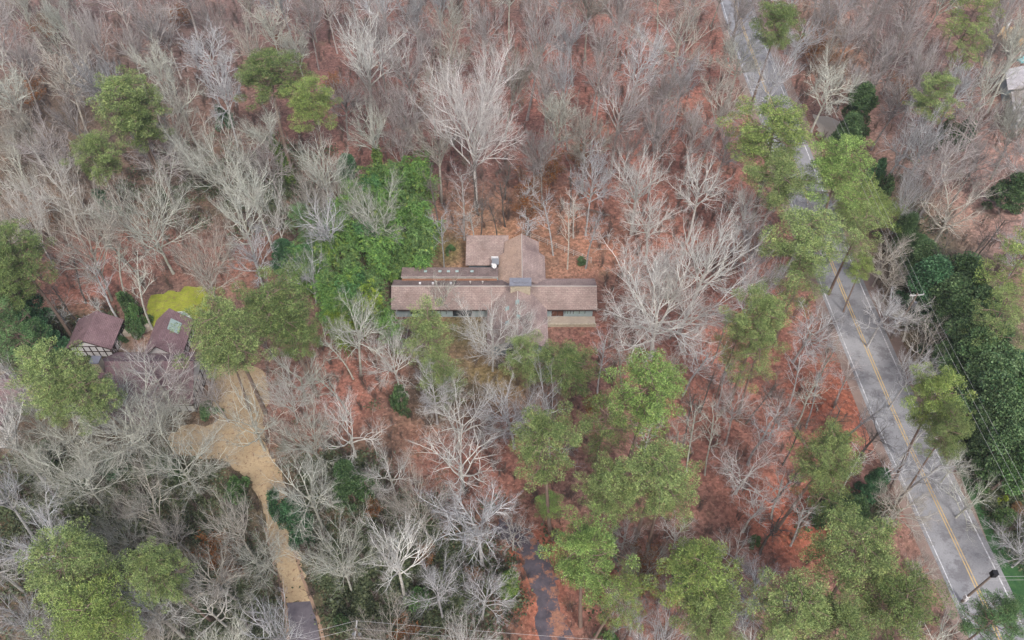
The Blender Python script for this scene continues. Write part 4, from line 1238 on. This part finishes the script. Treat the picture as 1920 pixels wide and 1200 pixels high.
HX = [(x, y) for x, y in ((733, 432), (1120, 432), (1120, 600), (1030, 645), (910, 645), (733, 640))]
SPARSE = [(960, 400, 170, 110, .45), (1100, 290, 110, 160, .7), (1440, 780, 220, 200, .35), (1180, 620, 120, 60, .2), (1560, 760, 90, 120, .3), (650, 720, 90, 70, .1), (1470, 1000, 80, 80, .2), (1840, 460, 100, 50, .2), (240, 490, 130, 50, .3), (150, 570, 70, 50, .1), (1025, 1110, 85, 130, 0), (900, 880, 70, 60, .1), (1880, 960, 60, 120, .05)]
keep_clear = [DRIVE_TAN, LAWN, DRIVE_DARK, TANYARD, HX, APRON]
fill = []
fr = random.Random(21)
tries = 0
TARGET = 300 - n_bare
while len(fill) < TARGET and tries < 60000:
    tries += 1
    px, py = fr.uniform(-30, 1950), fr.uniform(-40, 1225)
    gpx, gpy = px, py
    if any(in_poly(px, py, q) for q in keep_clear): continue
    if any(in_poly(px + ex, py + ey, q) for q in (LEAFY, DRIVE_TAN, DRIVE_DARK, LAWN, HX) for ex, ey in ((38, 0), (-38, 0), (0, 34), (0, -34), (46, 46), (-46, 46), (55, -30), (-55, -30))) and py > 440 and fr.random() < (.97 if px > 900 or py < 800 else .85): continue
    sp = 1.0
    for zx, zy, rx, ry, k in SPARSE:
        if ((px - zx) / rx) ** 2 + ((py - zy) / ry) ** 2 < 1: sp = min(sp, k)
    g = P(px, py)
    if abs(g.x - road_x(g.y)) < 5.5 and fr.random() < (.6 if 380 < py < 950 else .9): continue
    if 1745 < px and 480 < py < 940 and px - 1745 > (py - 520) * .3: continue
    if 120 < px < 420 and 590 < py < 790 and fr.random() < .95: continue
    slim = sp < .6
    dm = fr.uniform(4, 6) if slim else fr.uniform(8, 12.5)
    if sp < .5 and fr.random() > sp: continue
    d = dm * scale_at(px, py, 12)
    ok = True
    relax = 1.0 if tries < 20000 else .82 if tries < 40000 else .66
    for ox, oy, od in occ:
        if math.hypot(px - ox, py - oy) < relax * .42 * (d + od): ok = False; break
    if not ok: continue
    left = px < 700
    t = fr.choice("PPSGBP" if py < 330 else "GGGSBW" if left else "WPSBPS" if py < 700 else "GSWBS")
    if slim and fr.random() < .5: t = 'D'
    pr = f"slim{fr.randrange(4)}" if slim else fr.choice(["gen0", "gen1", "gen2", "gen3", "gen4", "fan0", "fan1", "fan2", "fan3", "fan4", "fan5", "gen5", "gen6", "vase0", "vase1", "vase2", "oak3"])
    if py < 340 and not slim and fr.random() < .75: pr = fr.choice(["farv", "farg", "farg"]) + str(fr.randrange(4))
    h = fr.uniform(11, 17) if slim else fr.uniform(15, 23) + (2 if py < 300 else 0)
    if py > 900: h *= .8
    hh = fit_height(pr, px, py, h)
    if not hh or hh < h * .55: continue
    h = hh
    fill.append((px, py, d, h, pr, t)); occ.append((px, py, d))
for px, py, d, h, pr, t in fill:
    sz = "broad" if d > 120 else "small" if d < 62 else "mid-sized"
    place(pr, px, py, d, h, "bare_tree", "bare tree", auto_label(px, py, f"{sz} {TWORD[t]} {FORM[pr[:-1]]}", "bare tree"), TINT[t], "bare winter trees", 4, vary=(.68, 1.15))
print("bare", n_bare, "fill", len(fill), "tries", tries)

# ------------------------------------------------------------ undergrowth nobody could count
def sapling(seed, n=22, h=3.2):
    rg = random.Random(seed); T = Tubes()
    for k in range(n):
        a = rg.uniform(0, 6.28); s = rg.uniform(.1, .9); z0 = rg.uniform(0, h * .5) if k else 0
        L = rg.uniform(.5, 1.0) * h * (.6 if k else 1)
        b0 = (rg.uniform(-.25, .25), rg.uniform(-.25, .25))
        T.add([(b0[0], b0[1], z0), (b0[0] + math.cos(a) * s * .35, b0[1] + math.sin(a) * s * .35, z0 + L * .5), (b0[0] + math.cos(a) * s, b0[1] + math.sin(a) * s, z0 + L)], [.028 if k else .045, .018, .01], 3)
    return T.arrays()


def scatter(name, sources, spots, m, label, cat):
    V, Q, off = [], [], 0
    for x, y, s, k, a in spots:
        v, q = sources[k]
        ca_, sa = math.cos(a), math.sin(a)
        w = np.stack([(v[:, 0] * ca_ - v[:, 1] * sa) * s + x, (v[:, 0] * sa + v[:, 1] * ca_) * s + y, v[:, 2] * s + ground_z(x, y)], 1)
        V.append(w); Q.append(q + off); off += len(v)
    me = np_mesh(name, np.concatenate(V), np.concatenate(Q)); me.materials.append(m)
    o = bpy.data.objects.new(name, me); col.objects.link(o)
    return tag(o, label, cat, kind='stuff')


def free_ground(x, y):
    if abs(x - road_x(y)) < 5.5: return False
    if HOUSE_BOX[0] < x < HOUSE_BOX[1] and HOUSE_BOX[2] < y < HOUSE_BOX[3]: return False
    if -61 < x < -44 and 61 < y < 82: return False
    if -79 < x < -60 and 61 < y < 72: return False
    return not any(in_poly(x, y, [(q.x, q.y) for q in w]) for w in DR_W)


sr = random.Random(5)
spots = []
while len(spots) < 2800:
    px, py = sr.uniform(-60, 1980), sr.uniform(-40, 1240)
    g = P(px, py)
    if sr.random() > (g.y / 200 + .15): continue
    if ((px - 1440) / 200) ** 2 + ((py - 780) / 200) ** 2 < 1 and sr.random() < .6: continue
    if not free_ground(g.x, g.y): continue
    spots.append((g.x, g.y, sr.uniform(.5, 1.5), sr.randrange(6), sr.uniform(0, 6.28)))
scatter("undergrowth", [sapling(900 + i) for i in range(6)], spots, M['twig'], "grey leafless brush and saplings covering the forest floor", "brush")

# green ground cover in the lower left and along the banks
nr = np.random.default_rng(77)
src = []
for i in range(4):
    pts = nr.normal(size=(90, 3)) * np.array([.7, .7, .12]) + np.array([0, 0, .25])
    src.append(leaf_quads(pts, .26, nr, .5, .45))
spots = []
GC = [(200, 950, 330, 200, 900), (720, 1080, 260, 120, 700), (90, 640, 110, 60, 120), (1850, 900, 70, 110, 250), (640, 900, 80, 50, 120), (400, 350, 200, 80, 160), (1880, 1080, 40, 90, 150), (540, 350, 60, 80, 80), (1060, 468, 50, 14, 30), (1090, 482, 26, 10, 40), (1880, 1000, 40, 70, 120), (1600, 960, 60, 40, 60), (1710, 480, 40, 120, 120), (430, 1160, 200, 50, 250)]
for zx, zy, rx, ry, n in GC:
    for _ in range(n):
        g = P(zx + sr.gauss(0, .5) * rx, zy + sr.gauss(0, .5) * ry)
        if all(free_ground(g.x + ex, g.y + ey) for ex, ey in ((1.8, 0), (-1.8, 0), (0, 1.8), (0, -1.8))): spots.append((g.x, g.y, sr.uniform(.6, 1.6), sr.randrange(4), sr.uniform(0, 6.28)))
scatter("ground_cover", src, spots, leaf_mat("ground_ivy", lin(52, 66, 46), lin(100, 108, 78), None, .5, False), "low green ivy and brambles over the forest floor", "ground cover")

# woods outside the picture, seen only when one steps aside
def simple_tree(seed):
    rg = random.Random(seed); T = Tubes(); h = rg.uniform(13, 18)
    T.add([(0, 0, -.4), (.1, 0, h * .35), (0, .2, h * .7)], [.24, .18, .1], 5)
    for k in range(90):
        a = rg.uniform(0, 6.28); z0 = rg.uniform(.42, .7) * h; e = rg.uniform(.2, 1.1); L = rg.uniform(.35, 1) * h * .38
        d = Vector((math.cos(a) * math.sin(e), math.sin(a) * math.sin(e), math.cos(e)))
        b0 = Vector((0, 0, z0)) + d * (L * .4 if k > 16 else 0)
        b0 += Vector((rg.gauss(0, .8), rg.gauss(0, .8), 0)) if k > 16 else Vector((0, 0, 0))
        m_ = b0 + d * L * .5 + Vector((rg.gauss(0, .2), rg.gauss(0, .2), 0))
        T.add([tuple(b0), tuple(m_), tuple(b0 + d * L)], [.12, .08, .04] if k < 17 else [.05, .04, .02], 3)
    return T.arrays()


spots = []
while len(spots) < 1500:
    x, y = sr.uniform(-230, 230), sr.uniform(8, 330)
    px, py = to_px((x, y, 0))
    if -70 < px < 1990 and -110 < py < 1400: continue
    if abs(x - road_x(y)) < 6: continue
    spots.append((x, y, sr.uniform(.7, 1.2), sr.randrange(4), sr.uniform(0, 6.28)))
scatter("distant_woods", [simple_tree(950 + i) for i in range(4)], spots, simple("far_bark", lin(168, 158, 152), .3, .2), "leafless woods stretching away around the place", "woods")

# fallen logs
for px, py, L, a, lb in ((1330, 790, 0, 0, ""), (820, 1000 - 725, 9, .4, "long dark fallen trunk in the deep red woods behind the bamboo"), (1440, 385, 0, 0, ""), (1110, 395, 7, 2.8, "grey fallen trunk in the orange litter beyond the wire fence"), (1300, 640, 0, 0, ""), (1140, 690, 5, .6, "thin dark fallen limb below the huge white oak"),
                         (1500, 820, 4, 1.9, "short dark fallen limb on the red slope left of the road"), (1200, 400, 6, .2, "pale fallen trunk in the red woods above the huge white oak"), (370, 470, 6, 2.4, "grey fallen trunk on red litter above the yellow-green lawn")):
    if not L: continue
    g = P(px, py); d = Vector((math.cos(a), math.sin(a), 0)); z = ground_z(g.x, g.y) + .15
    q = MB(); q.tube([g - d * L / 2 + Vector((0, 0, z)), g + Vector((.1, .15, z + .1)), g + d * L / 2 + Vector((0, 0, z + .05))], [.2, .16, .09], 7)
    for k in (-.2, .15, .3):
        b0 = g + d * L * k + Vector((0, 0, z)); q.tube([b0, b0 + Vector((-d.y, d.x, 0)) * (1.2 if k > 0 else -1) + Vector((0, 0, .5))], [.06, .02], 4)
    o = q.build("fallen_log", M['pinebark']); tag(o, lb, "fallen log", "fallen logs")

# ------------------------------------------------------------ thin winter haze over the whole place
me = bpy.data.meshes.new("haze")
hx, hy0, hy1, hz0, hz1 = 420, -160, 640, -1.6, 108
vs = [(x, y, z) for z in (hz0, hz1) for y in (hy0, hy1) for x in (-hx, hx)]
me.from_pydata(vs, [], [(0, 2, 3, 1), (4, 5, 7, 6), (0, 1, 5, 4), (2, 6, 7, 3), (0, 4, 6, 2), (1, 3, 7, 5)])
hm = bpy.data.materials.new("haze")
hm.use_nodes = True
hn = hm.node_tree
hn.nodes.clear()
pv = hn.nodes.new("ShaderNodeVolumePrincipled")
pv.inputs["Color"].default_value = (.86, .90, .96, 1)
pv.inputs["Density"].default_value = .00015
ho = hn.nodes.new("ShaderNodeOutputMaterial")
hn.links.new(pv.outputs[0], ho.inputs["Volume"])
me.materials.append(hm)
hz = bpy.data.objects.new("haze", me)
col.objects.link(hz)
tag(hz, kind='stuff')
